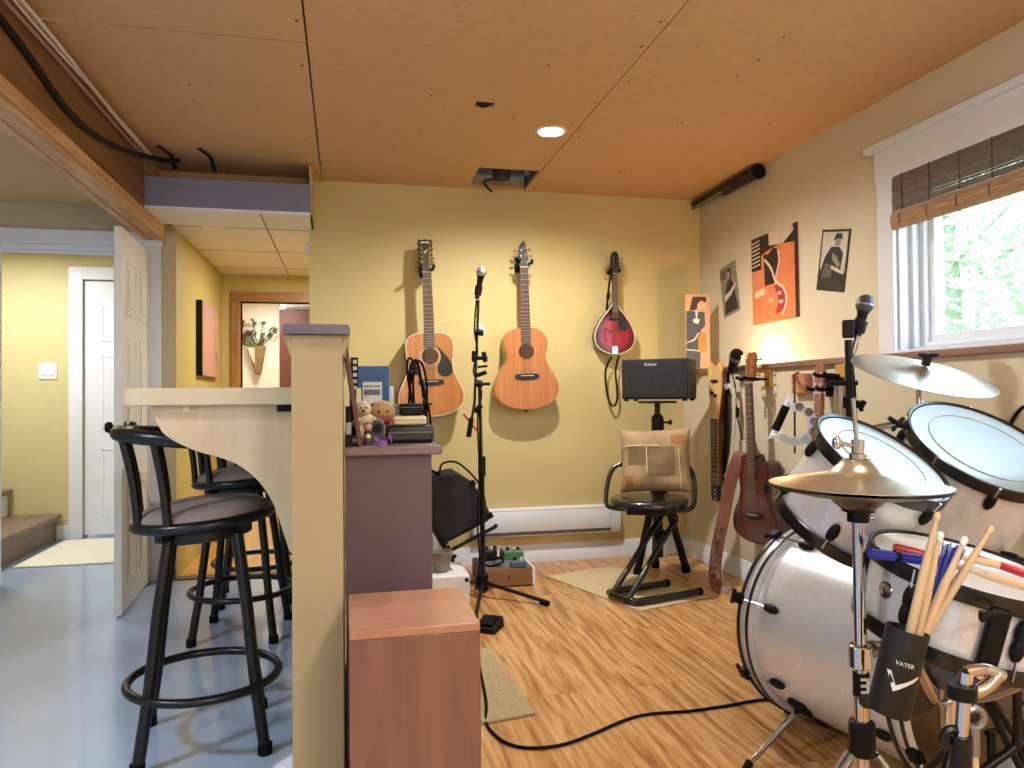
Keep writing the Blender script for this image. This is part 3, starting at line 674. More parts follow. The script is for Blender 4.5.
# ---- mandolin
def mandolin():
    p = onY(615, 354.5, D-.09)
    g = thing('mandolin', 'red sunburst mandolin hanging on the yellow wall', 'mandolin', T(p.x, p.y, p.z) @ R(math.radians(.5), 'Y'))
    half = [(0, .012), (0.0, .05), (.06, .07), (.14, .11), (.25, .20), (.37, .29), (.50, .36), (.63, .40), (.75, .395), (.86, .345), (.94, .24), (.985, .12), (1, .02)]
    L = .325; out = outline(half, L)
    MB().prism(out, .004, .05).build('body', BURGS, g, bevel=.003)
    # burst top: radial colour
    m, nt, bs = nodes_of('red_sunburst'); N = nt.nodes.new; Lk = nt.links.new
    tc = N('ShaderNodeTexCoord'); mp = N('ShaderNodeMapping'); mp.inputs['Location'].default_value = (0, 0, -.125*7); mp.inputs['Scale'].default_value = (7.6, 0, 7); Lk(tc.outputs['Object'], mp.inputs['Vector'])
    gr = N('ShaderNodeTexGradient'); gr.gradient_type = 'SPHERICAL'; Lk(mp.outputs['Vector'], gr.inputs['Vector'])
    rp = N('ShaderNodeValToRGB'); e = rp.color_ramp.elements; e[0].position = .03; e[0].color = lin('1c0a0c'); e[1].position = .45; e[1].color = lin('a5142b'); q = rp.color_ramp.elements.new(.18); q.color = lin('560c18')
    Lk(gr.outputs['Fac'], rp.inputs['Fac']); Lk(rp.outputs['Color'], bs.inputs['Base Color']); bs.inputs['Roughness'].default_value = .3; bs.inputs['Coat Weight'].default_value = .2; bs.inputs['Coat Roughness'].default_value = .04; bs.inputs['Specular IOR Level'].default_value = .25
    b = MB(); b.prism(out, .001, .004); b.m = 1; b.prism(inset(out, .006), -.0005, .0012); b.build('soundboard', [CREAM, m], g)
    for s in (-1, 1):   # f holes
        c = catmull([(s*.058, .155, 0), (s*.068, .145, 0), (s*.062, .12, 0), (s*.066, .095, 0), (s*.056, .085, 0)], 5)
        b = MB(); b.tube([(q.x, -.0006, q.y) for q in c], .0028, 6, flat=(1, 1)); b.ball((s*.055, -.0006, .156), .006, 10, None, (1, .2, 1)); b.ball((s*.058, -.0006, .085), .006, 10, None, (1, .2, 1)); b.build('sound_hole', EBONY, g)
    MB().prism([(.012, .235), (.03, .245), (.062, .215), (.088, .165), (.085, .150), (.02, .150), (.018, .2)], -.006, -.002).build('pickguard', EBONY, g)
    MB().prism([(-.035, .205), (.03, .205), (.03, .222), (-.035, .222)], -.008, 0).build('pickup', BLACK, g, bevel=.002)
    MB().prism([(-.045, .138), (.045, .138), (.04, .146), (-.04, .146)], -.012, 0).build('bridge', ROSEW, g)
    b = MB(); b.prism([(-.018, .004), (.018, .004), (.018, .045), (.008, .052), (-.008, .052), (-.018, .045)], -.006, -.002); b.build('tailpiece', CHROME, g, bevel=.001)
    nz = .145 + .345
    b = MB(); b.prism([(-.020, .225), (.020, .225), (.015, nz), (-.015, nz)], -.010, -.002); b.m = 1
    for k in range(1, 20):
        z = nz-.345*(1-2**(-k/12)); b.box((-.018, -.0112, z-.0008), (.018, -.009, z+.0008))
    b.build('fretboard', [ROSEW, FRET], g)
    MB().box((-.015, -.002, .29), (.015, .018, nz)).build('neck', MAHOG, g, bevel=.006)
    MB().box((-.015, -.012, nz), (.015, -.002, nz+.004)).build('nut', BONE, g)
    MB().prism([(-.018, nz+.004), (.018, nz+.004), (.030, nz+.03), (.024, nz+.115), (.018, nz+.13), (.010, nz+.138), (-.010, nz+.138), (-.018, nz+.13), (-.024, nz+.115), (-.030, nz+.03)], -.006, .009).build('headstock', EBONY, g, bevel=.002)
    for sx in (-1, 1):
        for k in range(4):
            z = nz+.028+.024*k; p = MB(); p.cyl((sx*.013, -.014, z), (sx*.013, -.006, z), .004, 8); p.cyl((sx*.02, .012, z), (sx*.045, .012, z), .0025, 8); p.ball((sx*.050, .012, z), .008, 10, None, (1, .6, .8)); p.build('tuning_peg', CHROME, g)
    for k in range(8):
        f = k/7-.5; MB().tube([(f*.03, -.008, .048), (f*.04, -.0135, .142), (f*.024, -.013, nz+.002), (-.013 if k < 4 else .013, -.012, nz+.03+.022*(k % 4))], .0005, 4).build('string', STRING, g)
    # strap: black webbing loop hanging under the body
    pts = catmull([(-.012, .02, -.012), (-.05, .03, -.10), (-.035, .035, -.25), (0.0, .035, -.315), (.028, .035, -.26), (.015, .03, -.10), (.035, .02, -.005)], 8)
    MB().ribbon(pts, .014, .003, (1, .3, 0)).build('strap', BLACK, g)
    pts = catmull([(-.012, -.004, nz+.012), (-.030, .012, nz-.05), (-.040, .012, nz-.14), (-.050, .01, nz-.22)], 8)
    b = MB(); b.ribbon(pts, .012, .003, (1, 0, 0)); b.prism([(-.05, nz-.155), (-.03, nz-.155), (-.026, nz-.12), (-.036, nz-.10), (-.048, nz-.12)], .006, .016); b.build('strap_end', BLACK, g)
    q = g.matrix_world @ V((0, 0, nz+.012)); hanger('wooden wall hanger holding the red mandolin', T(q.x-.012, D, q.z), (.055, .085), .030, .105)
    return g
mandolin()

# ---- instruments on the right wall below the ledge: local frame faces -X
def wallX(px, py, x, lean=0, yaw=0):
    p = onX(px, py, x); return T(p.x, p.y, p.z) @ R(-PI/2+yaw, 'Z') @ R(lean, 'Y')
HEAD_C = [(-.026, 0), (.026, 0), (.034, .03), (.032, .14), (.018, .155), (0, .150), (-.018, .155), (-.032, .14), (-.034, .03)]
pegC = [(-.020, .035+.04*k, -1) for k in range(3)] + [(.020, .035+.04*k, 1) for k in range(3)]
g3 = guitar('cutaway_guitar', 'dark burgundy cutaway acoustic guitar hanging beside the leather strap', wallX(755, 543, WL-.115, math.radians(-2.2), .12), .445, CUTL, CUTR, .085, BURG, BURGS, .66, .046, HEAD_C, pegC, 6, .335, .70,
            rosette=False, hole_r=.030, pegmat=GOLD, headmat=MAHOG, binding=EBONY)
MB().prism([(.09, .30), (.12, .29), (.125, .26), (.10, .25), (.08, .27)], -.002, .001).build('preamp_panel', BLACK, g3)
pts = catmull([(.01, .05, -.0), (.03, .04, -.10), (.015, .05, -.19), (-.005, .05, -.235)], 8)
MB().tube(pts, .003, 6).build('hanging_cord', BLACK, g3)
q = g3.matrix_world @ V((0, 0, (1-.70)*.445+.66+.02))
hanger('wood-backed hanger arm holding the burgundy cutaway guitar', xyz((0, -1, 0), (1, 0, 0), (0, 0, 1), (WL, q.y, q.z)), (.05, .12), .038, .14)

# leather strap hanging down to the floor
t = thing('leather_strap', 'brown studded leather guitar strap hanging to the floor below the burgundy guitar', 'guitar strap', onX(716, 585, WL-.05))
o_ = V(t.location)
sp = [atD(744, 452, 3.80), atD(738, 458, 3.78), atD(730, 485, 3.80), atD(723, 520, 3.82), atD(717, 550, 3.82), atD(715, 572, 3.80), atD(717, 588, 3.74), atD(728, 592, 3.70)]
sp[-1].z = .008; sp[-2].z = .03
pts = [p-o_ for p in catmull(sp, 8)]
LEATH = mat('brown_leather', '774c41', .45, 0, 0, 30, .15, (1, 1, 1), 0, '8d5f50')
MB().ribbon(pts, .062, .005, (.80, -.55, 0)).build('band', LEATH, t, smooth=60)
for k in (26, 29, 32, 35, 38, 41):
    p = pts[min(k, len(pts)-1)]; MB().ball((p.x-.004, p.y-.004, p.z), .009, 10, None, (2.2, 1, .5)).build('stud', STEEL, t)

# slim lap steel hung head-down
t = thing('lap_steel_guitar', 'slim maple-faced lap guitar hung head-down in the corner', 'guitar', wallX(715, 501, WL-.075, math.radians(.5), .25))
MAPLE = wood('maple_face', 'd0a468', 'e2bd84', .35, axis=2, scale=2, coat=.2)
fr = [(-.026, .09), (.024, .09), (.028, .44), (.060, .62), (.062, .72), (.040, .775), (.012, .755), (-.010, .772), (-.034, .785), (-.052, .735), (-.030, .44)]
MB().prism(fr, .004, .038).build('body', MAHOG, t, bevel=.004)
MB().prism(inset(fr, .001), 0, .0045).build('maple_face', MAPLE, t)
b = MB(); b.prism([(-.024, .09), (.022, .09), (.025, .46), (-.027, .46)], -.006, 0); b.m = 1
for k in range(1, 18): b.box((-.024, -.0072, .09+.36*(1-2**(-k/12))*1.55), (.022, -.005, .0915+.36*(1-2**(-k/12))*1.55))
b.build('fretboard', [ROSEW, FRET], t)
MB().prism([(-.03, 0), (.03, 0), (.032, .07), (.024, .09), (-.026, .09), (-.034, .07)], -.002, .02).build('headstock', EBONY, t, bevel=.002)
for s in (-1, 1):
    for k in range(3): p = MB(); p.cyl((s*.016, -.012, .015+.024*k), (s*.016, 0, .015+.024*k), .0045, 8); p.cyl((s*.03, .01, .015+.024*k), (s*.046, .01, .015+.024*k), .006, 8); p.build('tuning_peg', CHROME, t)
b = MB(); b.prism([(-.02, .665), (.03, .665), (.03, .680), (-.02, .680)], -.008, 0); b.build('bridge', EBONY, t)
for s in (-.012, .014): MB().lathe([(0, .016), (.008, .015), (.009, 0), (0, 0)], zframe((s, 0, .60-.6*s), (0, -1, 0)), 14).build('control_knob', BLACK, t)

# things hanging from / under the ledge
t = thing('strap', 'black webbing strap hanging beside the slim lap guitar', 'strap', onX(722, 490, WL-.03)); o_ = V(t.location)
pts = [p-o_ for p in catmull([onX(716, 386, WL-.03), onX(721, 384, WL-.035), onX(725, 395, WL-.03), onX(726, 440, WL-.03), onX(723, 470, WL-.03), onX(719, 484, WL-.03)], 6)]
MB().ribbon(pts, .05, .006, (0, 1, 0)).build('webbing', BLACK, t); t.location = o_
o = MB().ribbon(catmull([onX(725, 387, WL-.045), onX(731, 386, WL-.05), onX(734, 396, WL-.05), onX(733, 440, WL-.05), onX(729, 470, WL-.045), onX(725, 478, WL-.03)], 6), .030, .005, (0, 1, .1)).build('cream_strap', mat('cream_webbing', 'c9bfa6', .8)); tag(o, 'cream webbing strap looped beside the black webbing strap', 'strap')
t = thing('mic_holder', 'black microphone clip on the ledge with a cord hanging down', 'microphone', onX(735, 368, WL-.06)); o_ = V(t.location); MW = Matrix.Translation(-o_)
a, c_ = onX(731, 370, WL-.07), onX(739, 349, WL-.085)
b = MB(); b.lathe([(0, 0), (.022, .0), (.024, .05), (.034, .085), (.036, .11), (.030, .13), (0, .132)], MW @ zframe(a, c_-a), 18); b.build('mic_body', BLACK, t)
MB().lathe([(.0352, .085), (.0375, .092), (.0375, .104), (.0365, .110)], MW @ zframe(a, c_-a), 18).build('ring', STEEL, t)
b = MB(); b.cyl(a-o_, V((WL-.01, a.y+.02, 1.14))-o_, .012, 12); b.build('stem', BLKMET, t)
MB().tube([p-o_ for p in catmull([a, onX(735, 385, WL-.04), onX(736, 405, WL-.04), onX(738, 420, WL-.03), onX(743, 440, WL-.03)], 6)], .004, 8).build('cord', BLACK, t)
p = onX(737.5, 412, WL-.04)-o_; MB().cyl(p+V((0, 0, .025)), p-V((0, 0, .03)), .010, 12).build('cord_switch', BLACK, t)
o = MB().box((0, 0, 0), (.03, .04, .13)).build('bracket', BLACK, bevel=.004); o.location = V((WL-.03, onX(728, 385, WL).y-.02, .993)); o.name = 'shelf_bracket'; tag(o, 'black bracket under the ledge behind the cream strap', 'bracket')

# tambourine
cT = atD(795, 424, 3.05)
t = thing('tambourine', 'white crescent tambourine with black grip hanging below the ledge', 'tambourine', T(*cT) @ R(-YAW-.38, 'Z') @ R(math.radians(24), 'Y'))
rad = .086
arc = [(rad*math.cos(a), rad*math.sin(a)) for a in [math.radians(-118+k*236/30) for k in range(31)]]
arci = [((rad-.034)*math.cos(a)-.006, (rad-.034)*math.sin(a)) for a in [math.radians(118-k*236/30) for k in range(31)]]
arci = [(x*.98+.004, z) for x, z in arci]
tip = [(-.062, .115), (-.080, .082)]
b = MB(); b.prism(arc+[(-.075, .105), (-.066, .078)]+arci+[(-.066, -.078), (-.075, -.105)], -.02, -.014); b.prism(arc+[(-.075, .105), (-.066, .078)]+arci+[(-.066, -.078), (-.075, -.105)], .014, .02)
b.prism(arc+[((x*.95), z*.95) for x, z in reversed(arc)], -.015, .015); b.build('frame', WHITEP, t, bevel=.002)
MB().cyl((-.060, 0, -.055), (-.060, 0, .055), .017, 16).build('grip', RUBBER, t, bevel=.004)
b = MB(); b.cyl((-.060, 0, -.09), (-.060, 0, .09), .012, 12); b.build('grip_core', WHITEP, t)
for k in range(7):
    a = math.radians(-100+k*33.3); x, z = (rad-.016)*math.cos(a), (rad-.016)*math.sin(a)
    j = MB()
    for y in (-.027, -.022): j.lathe([(0, .0016), (.006, .0022), (.017, .0004), (.017, -.0004), (.006, .0008), (0, .0004)], T(x, y, z) @ R(PI/2, 'X') @ R(.3*k, 'X') if False else zframe((x+.004*math.cos(a), y, z+.004*math.sin(a)), (math.cos(a)*.2, 1, math.sin(a)*.2)), 18)
    j.build('jingle', STEEL, t)
pT = onX(799, 398, WL-.0)
o = thing('hook_rod', 'thin black hook rod holding the tambourine below the ledge', 'hook', T(WL, pT.y, 1.10))
e1 = cT - V((WL, pT.y, 1.10)); MB().tube([(0, 0, 0), (-.03, -.01, -.01), e1+V((.0, .0, .085)), e1+V((.0, .004, -.12))], .004, 8).build('rod', BLACK, o)

# little ornate red plaque
pA, pB = onX(795, 374, WL-.012), onX(810, 394, WL-.012)
t = thing('red_plaque', 'small ornate red plaque hanging under the ledge above the tambourine', 'plaque', V((WL-.012, (pA.y+pB.y)/2, pB.z)))
hw, hh = abs(pA.y-pB.y)/2, pA.z-pB.z
MB().box((-.02, -hw, 0), (.012, hw, hh)).build('board', mat('ornate_red', '8c3427', .45, 0, 0, 60, .1, (1, 1, 1), 0, 'c98a62'), t, bevel=.004)
b = MB()
for k in range(4): b.tube([(-.021, hw*math.cos(a)*(.75-.18*k), hh/2+hh*.42*math.sin(a)*(1-.22*k)) for a in [2*PI*i/20 for i in range(20)]], .0018, 6, True)
b.build('ornament', mat('plaque_gilt', 'd8a878', .4), t)

# ukulele behind the tom
t = thing('ukulele', 'small brown ukulele with its slotted neck rising beside the tambourine', 'ukulele', wallX(815, 497, WL-.07, math.radians(4), .15))
UK = wood('uke_wood', '8f5a42', 'a8705a', .4, axis=2, scale=3)
uo = outline(CONCERT, .235)
MB().prism(uo, .003, .055).build('body', UK, t, bevel=.003); MB().prism(inset(uo, .002), 0, .0035).build('soundboard', UK, t)
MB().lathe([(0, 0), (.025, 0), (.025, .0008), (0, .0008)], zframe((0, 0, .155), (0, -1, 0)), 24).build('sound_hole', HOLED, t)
MB().box((-.035, -.006, .06), (.035, .001, .075)).build('bridge', ROSEW, t, bevel=.002)
b = MB(); b.prism([(-.024, .18), (.024, .18), (.018, .46), (-.018, .46)], -.006, .016); b.m = 1
for k in range(1, 13): z = .46-.36*(1-2**(-k/12)); b.box((-.02, -.0075, z-.0008), (.02, -.005, z+.0008))
b.build('neck', [UK, FRET], t)
MB().prism([(-.018, .462), (.018, .462), (.027, .49), (.030, .575), (.0, .590), (-.030, .575), (-.027, .49)], -.003, .010).build('headstock', UK, t, bevel=.002)
MB().box((-.02, -.009, .458), (.02, -.003, .463)).build('nut', BONE, t)
for s in (-1, 1):
    for z in (.50, .545): MB().cyl((s*.016, -.010, z), (s*.016, .02, z), .005, 8).build('tuning_peg', WHITEP, t)
for k in range(4): MB().tube([((k/3-.5)*.034, -.009, .07), ((k/3-.5)*.026, -.0085, .46), ((-.016 if k < 2 else .016), -.006, .50+.045*(k % 2))], .0006, 4).build('string', WHITEP, t)
q = t.matrix_world @ V((0, 0, .475)); hanger('black yoke hanger holding the ukulele neck', xyz((0, -1, 0), (1, 0, 0), (0, 0, 1), (WL, q.y, q.z)), (.045, .09), .030, .085, pm=BLACK)
pH = onX(843, 375, WL); h = hanger('empty wooden hanger below the ledge behind the drum microphone', xyz((0, -1, 0), (1, 0, 0), (0, 0, 1), (WL, pH.y, 1.075)), (.06, .10), .034, .10)
# chrome mounting rods behind
o = thing('chrome_rods', 'pair of bright rods hung from the empty wooden hanger', 'rods', V((WL-.035, pH.y-.01, 1.05)))
for y in (-.012, .016): MB().cyl((0, y, .005), (0, y, -.20), .007, 10).build('rod', CHROME, o)
MB().box((-.012, -.03, .0), (.012, .035, .018)).build('crossbar', BLACK, o, bevel=.004)
# ================================================================== bar stools
SUEDE = mat('taupe_suede', '6f6260', .85, 0, 0, 5, .05, (1, 1, 1), 0, '8d7d78')
def stool(label, x, y, rz):
    t = thing('bar_stool', label, 'bar stool', (x, y, 0), (0, 0, rz), 'bar stools along the counter')
    zs, rs = .652, .186
    b = MB(); b.tube([(rs*math.cos(2*PI*k/40), rs*math.sin(2*PI*k/40), zs) for k in range(40)], .0155, 12, True); b.build('seat_ring', STOOLM, t)
    b = MB(); b.lathe([(0, zs-.008), (.155, zs-.008), (.179, zs-.002), (.184, zs+.012), (.178, zs+.028), (.155, zs+.042), (.10, zs+.052), (0, zs+.056)], None, 48); b.build('cushion', SUEDE, t)
    b = MB(); b.lathe([(0, zs-.045), (.13, zs-.055), (.13, zs-.028), (.10, zs-.018), (0, zs-.018)], None, 24)
    for k in range(2): b.cbox((0, 0, zs-.030), (.33, .03, .02), R(PI/4+k*PI/2, 'Z'))
    b.build('swivel_plate', STOOLM, t)
    rail = []
    for k in range(25):
        a = math.radians(96 + k*(176/24)); rr_ = .197; rail.append((rr_*math.cos(a)*1.0-.010, rr_*math.sin(a), zs+.235+.035*(-math.cos(a))))
    r1 = [.0205]*25
    MB().tube(rail, r1, 14).build('back_rail', STOOLM, t)
    for i in (4, 9, 15, 20):
        top = V(rail[i]); a = math.atan2(top.y, top.x+.010); bot = V((rs*math.cos(a), rs*math.sin(a), zs+.005))
        mid = bot.lerp(top, .5) + V((-.008*math.cos(a), -.008*math.sin(a), 0))
        MB().tube(catmull([bot, mid, top], 6), .0125, 10).build('back_spindle', STOOLM, t)
    for k in range(4):
        a = PI/4+k*PI/2
        p = [V((.125*math.cos(a), .125*math.sin(a), zs-.04)), V((.192*math.cos(a), .192*math.sin(a), .20)), V((.228*math.cos(a), .228*math.sin(a), .012))]
        lg = MB().tube([p[0], p[0].lerp(p[1], .5)+V((.004*math.cos(a), .004*math.sin(a), 0)), p[1], p[2]], .0165, 12).build('leg', STOOLM, t)
        MB().lathe([(0, 0), (.020, 0), (.020, .03), (0, .03)], T(p[2].x, p[2].y, 0), 14).build('foot_cap', RUBBER, lg)
    b = MB(); b.tube([(.207*math.cos(2*PI*k/44), .207*math.sin(2*PI*k/44), .187) for k in range(44)], .0125, 10, True); b.build('foot_ring', STOOLM, t)
    tilt = T(0, 0, zs) @ R(math.radians(-4.5), 'Y') @ T(0, 0, -zs)
    for ch in t.children:
        if ch.name.split('.')[0] in ('seat_ring', 'cushion', 'back_rail', 'back_spindle', 'swivel_plate'): ch.data.transform(tilt)
    return t
s0 = stool('black metal bar stool with taupe seat standing nearest, seat rail clear of the counter', -.408, 2.34, math.radians(8))
for lb, y, a in (('second black bar stool, half hidden behind the nearest stool and curved panel', 3.36, -6), ('last black bar stool at the hall end of the counter', 3.92, 5)):
    c = dup(s0); c.location = (-.435, y, 0); c.rotation_euler = (0, 0, math.radians(a)); c['label'] = lb

# ================================================================== mahogany box, purple cabinet and what stands on it
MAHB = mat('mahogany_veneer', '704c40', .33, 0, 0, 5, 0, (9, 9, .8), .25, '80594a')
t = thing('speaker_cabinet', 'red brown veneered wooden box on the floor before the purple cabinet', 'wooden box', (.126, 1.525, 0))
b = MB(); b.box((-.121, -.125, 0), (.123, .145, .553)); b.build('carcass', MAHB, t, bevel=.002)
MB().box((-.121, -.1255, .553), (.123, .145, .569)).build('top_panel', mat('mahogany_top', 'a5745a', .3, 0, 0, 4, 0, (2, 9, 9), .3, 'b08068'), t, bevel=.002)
MB().box((.123, -.10, .03), (.127, .11, .52)).build('front_cloth', BLACK, t)
PURP = mat('purple_paint', '62505a', .55, var=.03, scale=30)
t = thing('bookcase', 'low purple painted bookcase against the bar wall', 'bookcase', (.107, 1.9, 0))
b = MB(); b.box((-.108, 0, 0), (.108, .02, .853)); b.box((-.108, .95, 0), (.108, .97, .853)); b.box((-.108, .0201, 0), (-.09, .9499, .8529))
b.build('carcass', PURP, t, bevel=.0015)
for z in (.06, .33, .6): MB().box((-.09, .02, z), (.105, .95, z+.018)).build('shelf', PURP, t)
out = [(-.1095, -.022), (.128, -.022), (.134, -.016), (.134, .985), (-.1095, .985)]
b = MB(); n = len(out); b.add([(x, y, .8535) for x, y in out]+[(x, y, .876) for x, y in out], [tuple(range(n)), tuple(range(2*n-1, n-1, -1))]+[(i, (i+1) % n, n+(i+1) % n, n+i) for i in range(n)])
b.build('top_board', mat('purple_top_paint', '7d686c', .45, var=.03), t, bevel=.004)
CT = .8765
def put(px, py, d):   # point at depth d whose height is then set on the cabinet top
    p = atD(px, py, d); p.z = CT; return p
# leaning board
o = MB().box((-.006, 0, 0), (.006, .17, .255)).build('leaning_board', mat('dark_red_board', '5c3430', .4, var=.1), bevel=.002)
o.location = (.036, 1.905, CT+.002); o.rotation_euler = (0, math.radians(-8), 0); tag(o, 'thin dark red board leaning against the bar wall top', 'board')
t = thing('dark_book', 'black book with a label tucked behind the leaning red board', 'book', (.008, 1.93, CT))
MB().box((-.008, 0, 0), (.008, .13, .10)).build('cover', BLACK, t, bevel=.001); MB().box((-.006, -.001, .03), (.006, .0005, .06)).build('spine_label', STEEL, t)
# film strip frame
p = put(354.5, 400, 2.38)
t = thing('photo_strip', 'tall black strip of small pale squares behind the blue binder', 'photo strip', p)
hz = atD(353, 356, 2.30).z-CT
MB().box((-.012, 0, 0), (.012, .006, hz)).build('strip', BLACK, t, bevel=.001)
for k in range(5): MB().box((-.004, -.001, hz-.020-.021*k), (.008, .0005, hz-.008-.021*k)).build('square', mat('pale_print', 'c9c2b0', .5), t)
# blue binder
p = put(373, 440, 2.42)
t = thing('binder', 'blue ring binder with a white printed label standing on the bookcase', 'binder', (p.x, p.y, CT))
hz = atD(373, 366, 2.42).z-CT; bw = .108
MB().box((-bw/2-.02, 0, 0), (bw/2, .035, hz)).build('cover', mat('blue_cover', '2f629a', .5, var=.05), t, bevel=.004)
L0 = hz-.12-.05
lb = MB().box((-.032, -.001, .05+L0), (.030, .0, .118+L0)).build('label_card', mat('label_white', 'dfe3e8', .6), t)
b = MB(); b.box((-.028, -.0016, .075+L0), (.024, -.0008, .093+L0)); 
for k in range(6): b.box((-.028+.009*k, -.0016, .100+L0), (-.022+.009*k, -.0008, .107+L0))
b.build('print', mat('label_print', '4a4d55', .6, 0, 0, 200, 0, (1, 1, 1), 0, '8a8d95'), lb)
o = MB().box((-.007, 0, 0), (.007, .09, .152)).build('cream_book', CREAM, bevel=.001); p = put(359, 430, 2.24); o.location = (p.x, p.y, CT); tag(o, 'thin cream book standing beside the leaning red board', 'book')
o = MB().box((-.008, 0, 0), (.008, .004, .16)).build('white_card', WHITEP, bevel=.001); p = put(391.5, 430, 2.45); o.location = (p.x, p.y, CT); tag(o, 'white card edge showing right of the blue binder', 'card')
# grey rounded case behind
p = put(402, 440, 2.24)
t = thing('grey_case', 'grey rounded case lying behind the small black box', 'case', (p.x, p.y, CT))
b = MB(); b.box((-.05, 0, .02), (.05, .16, .10)); b.build('shell', mat('grey_vinyl', '74767c', .5, var=.1), t, bevel=.018, seg=4); MB().tube([(-.05, -.001, .065), (.05, -.001, .065)], .002, 6).build('seam', BLACK, t)
MB().box((-.045, .01, 0), (.045, .15, .022)).build('base', BLACK, t)
# black zip case, cream box, small black box (a stack)
p = put(409, 440, 2.03)
t = thing('zip_case', 'black zipped case at the bottom of the stack on the bookcase', 'case', (p.x, p.y-.045, CT))
MB().box((-.063, 0, 0), (.064, .11, .047)).build('body', mat('black_vinyl', '131315', .4, var=.2, scale=40, bump=.1), t, bevel=.010, seg=4)
MB().tube([(-.064, .006, .028), (-.06, -.002, .028), (.06, -.002, .028), (.066, .006, .028)], .002, 6).build('zip', STEEL, t)
t = thing('cream_tin', 'cream coloured tin between the black zip case and small black box', 'tin', (p.x-.0, p.y-.035, CT+.0475))
MB().box((-.045, 0, 0), (.046, .085, .025)).build('tin', CREAM, t, bevel=.009, seg=4); MB().tube([(-.046, .004, .014), (-.04, -.001, .014), (.04, -.001, .014), (.047, .004, .014)], .0012, 6).build('rim', mat('tin_rim', 'b8a984', .4), t)
t = thing('black_box', 'small black box on top of the cream tin', 'box', (p.x+.006, p.y-.03, CT+.0728))
MB().box((-.031, 0, 0), (.031, .06, .033)).build('body', BLACK, t, bevel=.006, seg=3); MB().tube([(-.031, -.001, .023), (.031, -.001, .023)], .001, 6).build('lid_seam', STEEL, t)
# plush with tan head
p = put(383, 440, 2.17)
t = thing('plush_doll', 'plush doll with tan round head and pink scarf', 'doll', (p.x, p.y, CT))
PL = mat('tan_plush', 'b99566', .9, 0, 0, 60, .4, (1, 1, 1), 0, 'cfae80')
MB().ball((0, 0, .080), .036, 20, None, (1, .95, .95)).build('head', PL, t)
MB().ball((0, .0, .03), .034, 16, None, (1, .9, .95)).build('body', mat('brown_plush', '6e3f32', .9, var=.2, scale=50), t)
for s in (-1, 1): MB().tube([(s*.015, -.02, .055), (s*.028, -.04, .040), (s*.030, -.05, .018)], [.010, .010, .009], 10).build('arm', mat('doll_skin', 'd6a57c', .8), t)
MB().tube(catmull([(-.03, -.02, .058), (0, -.042, .056), (.028, -.025, .058), (.036, -.04, .035)], 5), .009, 8, flat=(1, .7)).build('scarf', mat('pink_cloth', 'b2405c', .8), t)
b = MB()
for s in (-1, 1): b.ball((s*.012, -.032, .082), .0035, 8)
b.build('eye', BLACK, t); MB().ball((0, -.034, .072), .006, 10).build('nose', mat('doll_nose', 'c98a70', .7), t)
# cream bear
p = put(368, 440, 2.06)
t = thing('plush_bear', 'small cream plush bear sitting below the binder label', 'soft toy', (p.x-.006, p.y+.01, CT))
CP = mat('cream_plush', 'd9c9a4', .9, var=.1, scale=70, bump=.4)
MB().ball((0, 0, .055), .026, 14).build('body', CP, t); MB().ball((-.006, -.010, .092), .022, 14).build('head', CP, t)
for s in (-1, 1): MB().ball((-.006+s*.017, -.008, .110), .008, 10).build('ear', CP, t); MB().tube([(s*.018, -.01, .064), (s*.034, -.02, .05)], .009, 8).build('arm', CP, t); MB().tube([(s*.012, -.01, .04), (s*.018, -.03, .012)], [.012, .011], 8).build('leg', CP, t)
b = MB(); b.ball((-.013, -.030, .095), .0028, 8); b.ball((.001, -.030, .095), .0028, 8); b.ball((-.006, -.033, .087), .004, 8); b.build('face', BLACK, t)
# figurine
p = put(368, 441, 1.955)
t = thing('figurine', 'tiny figurine with pale round head in front of the bear', 'figurine', (p.x, p.y, CT))
MB().lathe([(0, 0), (.013, 0), (.012, .01), (.007, .022), (.009, .034), (0, .038)], None, 14).build('body', mat('figurine_dark', '3d3430', .5), t); MB().ball((0, 0, .045), .0115, 12).build('head', mat('figurine_skin', 'c99f80', .6), t); MB().ball((0, .002, .049), .011, 12, None, (1, 1, .8)).build('hair', mat('figurine_hair', '6d4b34', .7), t); MB().ball((-.0, -.008, .02), .008, 10).build('bib', CREAM, t)
# rounded dark speaker
p = put(377, 441, 1.985)
t = thing('desk_speaker', 'rounded dark mini speaker with a pale grey rim', 'speaker', (p.x, p.y, CT))
so = [(x, z) for x, z in [(-.018, 0), (.020, 0), (.020, .045)] + [(.001+.019*math.cos(a), .045+.019*math.sin(a)) for a in [PI*k/10 for k in range(11)]] + [(-.018, .045)]]
MB().prism(so, 0, .028).build('body', mat('dark_slate_plastic', '3a3e48', .45), t, bevel=.002); b = MB(); b.tube([(x, -.001, z) for x, z in so], .0022, 6, True); b.build('rim', mat('pale_grey_plastic', '9b9ca2', .4), t)
MB().lathe([(0, .0), (.012, .0), (.013, .002), (0, .002)], zframe((.001, 0, .04), (0, -1, 0)), 18).build('speaker_cone', BLACK, t)
# violet ribbon bow
p = put(380, 446, 1.93)
t = thing('ribbon', 'violet satin ribbon lying at the front edge of the bookcase', 'ribbon', (p.x, p.y, CT))
VI = mat('violet_satin', '8f55b0', .35, var=.15)
for pts in ([(-.02, 0, .004), (-.012, -.006, .016), (.0, .002, .006), (.006, 0, .004)], [(.006, 0, .004), (.016, .004, .008), (.024, -.004, .022), (.030, .004, .006)], [(-.006, -.008, .003), (.004, -.012, .004), (.018, -.006, .003)]):
    MB().ribbon(catmull(pts, 6), .014, .0015, (.1, .6, .8)).build('loop', VI, t, smooth=60)
